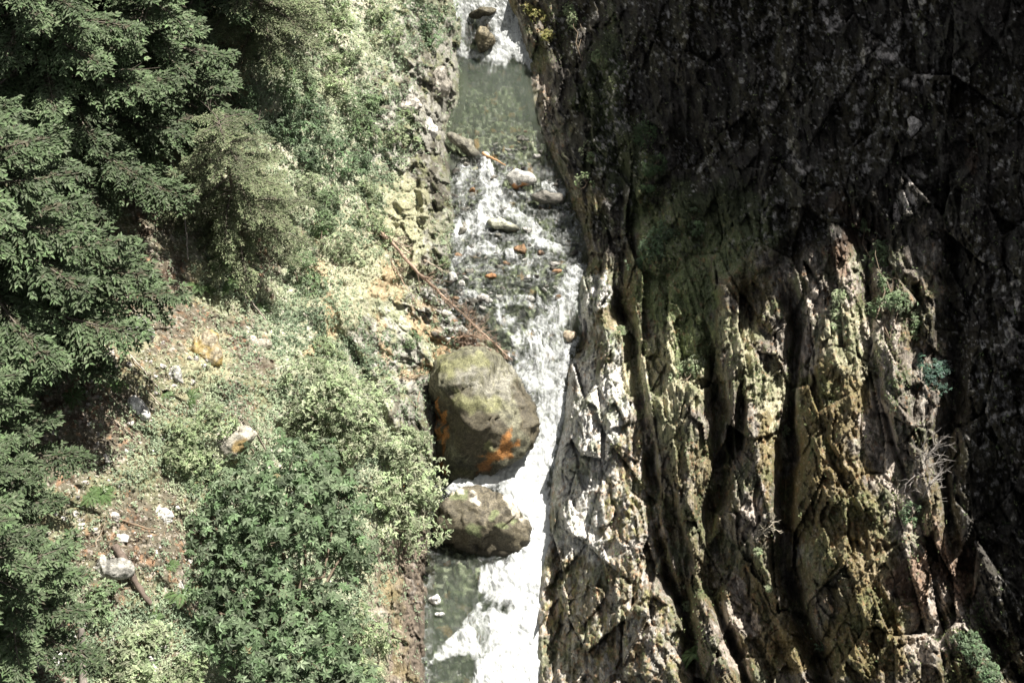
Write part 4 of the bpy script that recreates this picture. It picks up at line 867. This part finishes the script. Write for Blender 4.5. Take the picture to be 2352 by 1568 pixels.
SP = [('conifer', 13.0, 5.6, 70, 1, CB, dict(power=.5, tuft=.22, tw=.45, gapk=.10)), ('conifer', 9.0, 3.0, 48, 2, CB, dict(power=.6, tuft=.21, tw=.45, gapk=.10, wid=.42)), ('hemlock', 9.5, 4.4, 42, 3, (.165, .19, .105), dict(droop=.6, tuft=.17, power=.45, wid=.36))]
proto = []
for nme, h, R, nb, sd, base, kw in SP:
    (V, Q, C), (V2, Q2) = conifer_meshes(h, R, nb, sd, base, **kw)
    e = empty(nme); mesh_np('crown', V, Q, M_NEEDLE, C, parent=e, smooth=False); mesh_np('trunk', V2, Q2, M_BARK, parent=e); proto.append(e)
def copy_tree(e):
    c = e.copy(); COL.objects.link(c)
    for ch in e.children: k = ch.copy(); COL.objects.link(k); k.parent = c
    return c
CT = [(0, 40, 830, 1.0, 0.4, 'tall dark conifer whose broad layered boughs reach farthest in from the left edge'),
 (1, 10, 1110, .95, 1.1, 'dark conifer at the left edge below the tallest one'),
 (2, 560, 560, .74, 2.0, 'pale grey-green hemlock with drooping sprays in the middle of the upper left'),
 (0, 180, 420, .95, 2.6, 'deep green conifer standing in shade in the top left'),
 (1, 20, 1270, .8, 3.0, 'small conifer at the left edge level with the round boulder'),
 (1, 60, 1480, .95, .6, 'lowest conifer at the left edge beside the broad grey slab'),
 (0, -60, 200, 1.0, 5.1, 'dark conifer in the top left corner'),
 (1, 420, 330, 1.1, 4.2, 'narrow shadowed conifer between the top left corner and the hemlock'),
 (2, 610, 110, .8, .3, 'pale conifer cut by the top edge above the rusty rock face'),
 (1, 480, 90, 1.1, 1.9, 'conifer at the top edge with light green tips'),
 (0, 240, 60, .8, 3.7, 'conifer at the top edge left of the light-tipped one')]
used = set()
for p_, u, v, s, rz, lb in CT:
    o = proto[p_] if p_ not in used else copy_tree(proto[p_]); used.add(p_)
    g, n = ground(u, v); o.location = g; o.scale = (s,) * 3; o.rotation_euler = (0, 0, rz); tag(o, lb, 'tree', 'conifers of the left slope')
    print('TREE', u, v, [int(x) for x in project(g + np.array([0, 0, SP[p_][1] * s]))])

# ------------------------------------------------------------------ ground cover nobody could count
def cover(name, sheet, N, dens, size, col_f, lab, hgt=.18, nk=4, mat=M_LEAF):
    side = sheet.side; u = rng.uniform(-60 if side == 'L' else 1200, 1060 if side == 'L' else 2420, N); v = rng.uniform(-60, 1640, N)
    k = (u < EL(v) - 2) if side == 'L' else (u > ER(v) + 2); u, v = u[k], v[k]
    uw, vw = warp(u, v); k = rng.random(len(u)) < dens(uw, vw); u, v, uw, vw = u[k], v[k], uw[k], vw[k]
    P, n, _, _ = sheet.sample(u, v); N = len(P); out = []
    cb = col_f(u, v, P)
    hh = hgt * rng.random(N) ** 1.3
    c = P + unit(n * .6 + np.array([0, 0, .4])) * hh[:, None]
    for j in range(nk):
        a = unit(np.cross(n, rng.normal(0, 1, (N, 3)))) + n * rng.uniform(-.1, .5, (N, 1))
        nn = unit(n * .5 + np.array([0, 0, .6]) + rng.normal(0, .3, (N, 3))); s = size * rng.uniform(.6, 1.3, N)
        out.append(kites(c + rng.normal(0, size * .3, (N, 3)), a, nn, s, s * .5, .15, (cb * rng.normal(1, .2, (N, 1)).clip(.5, 1.6)).clip(.01, .9)))
    V, Q, C = join(out); o = mesh_np(name, V, Q, mat, C, smooth=False); return tag(o, lab, name.replace('_', ' '), None, 'stuff')
def dl(u, v):
    d = .32 + .75 * blobs(u, v, [(720, 200, 170, 260, 0), (820, 400, 90, 170, 0), (640, 330, 130, 180, 0), (700, 620, 90, 140, 0), (820, 300, 120, 150, 0), (760, 900, 150, 130, 0), (650, 760, 90, 90, 0), (920, 60, 110, 100, 0), (430, 1050, 90, 100, 0), (480, 950, 90, 60, 0), (350, 1480, 150, 90, 0), (850, 1180, 60, 260, 0), (780, 500, 90, 90, 0), (560, 700, 60, 60, 0)])
    d = d * (1 - .85 * blobs(u, v, [(965, 470, 60, 150, 0), (300, 700, 170, 260, 0), (150, 1050, 130, 200, 0), (1000, 260, 40, 200, 0), (300, 1250, 110, 160, 0), (925, 1400, 70, 200, 0)]))
    return np.clip(d * (1 + 1.3 * fbm(pts(u / 45, v / 45, 0), 3, 951, .6)), .03, 1)
def cl_(u, v, P):
    n = fbm(P * .5, 3, 961); m = noise(P * 1.4, 962); c = np.zeros(P.shape) + np.array([.30, .37, .24])
    c = mixc(c, [.19, .25, .16], sm(0, .35, n)); c = mixc(c, [.42, .45, .30], sm(.1, .5, -n)); c = mixc(c, [.24, .30, .20], sm(.2, .6, m)); return c
cover('undergrowth', SL, 75000, dl, .11, cl_, 'low leafy plants covering the left slope')
def dd(u, v): return np.clip(.25 + .75 * blobs(u, v, [(330, 1250, 220, 420, 0), (330, 830, 270, 260, 0), (520, 900, 160, 120, 0), (100, 1500, 260, 140, 0)]), 0, 1)
def cd(u, v, P):
    r = rng.random(len(P)); c = np.zeros(P.shape) + np.array([.34, .30, .21]); c[r < .4] = [.18, .13, .085]; c[r > .84] = [.52, .49, .42]; c[(r > .4) & (r < .43)] = [.36, .20, .09]; return c
cover('leaf_litter', SL, 60000, dd, .075, cd, 'dry brown and pale leaves lying on the left slope', .05, 1)
def dr(u, v):
    d = .05 + .8 * blobs(u, v, [(1560, 640, 60, 200, 0), (1500, 480, 50, 120, 0), (1400, 160, 60, 130, 0), (1400, 700, 40, 90, 0), (1570, 850, 50, 30, 0), (1720, 830, 35, 80, 0), (1480, 860, 25, 130, 0), (2050, 760, 70, 130, 0), (1990, 700, 30, 120, 0), (2090, 1200, 40, 80, 0), (1600, 1480, 40, 90, 0), (1260, 60, 50, 70, 0), (1480, 350, 40, 150, -15), (1800, 940, 15, 60, 0), (1410, 940, 12, 120, 0), (2230, 1480, 60, 90, 0)])
    return np.clip(d * (1 + 1.5 * fbm(pts(u / 30, v / 40, 0), 3, 953, .6)), 0, 1)
def cr(u, v, P):
    n = noise(P * 1.2, 963); c = np.zeros(P.shape) + np.array([.20, .23, .11]); return mixc(c, [.13, .18, .08], sm(-.1, .4, n))
cover('undergrowth', SR, 42000, dr, .08, cr, 'small leafy plants in the seams of the right wall', .1, 3)
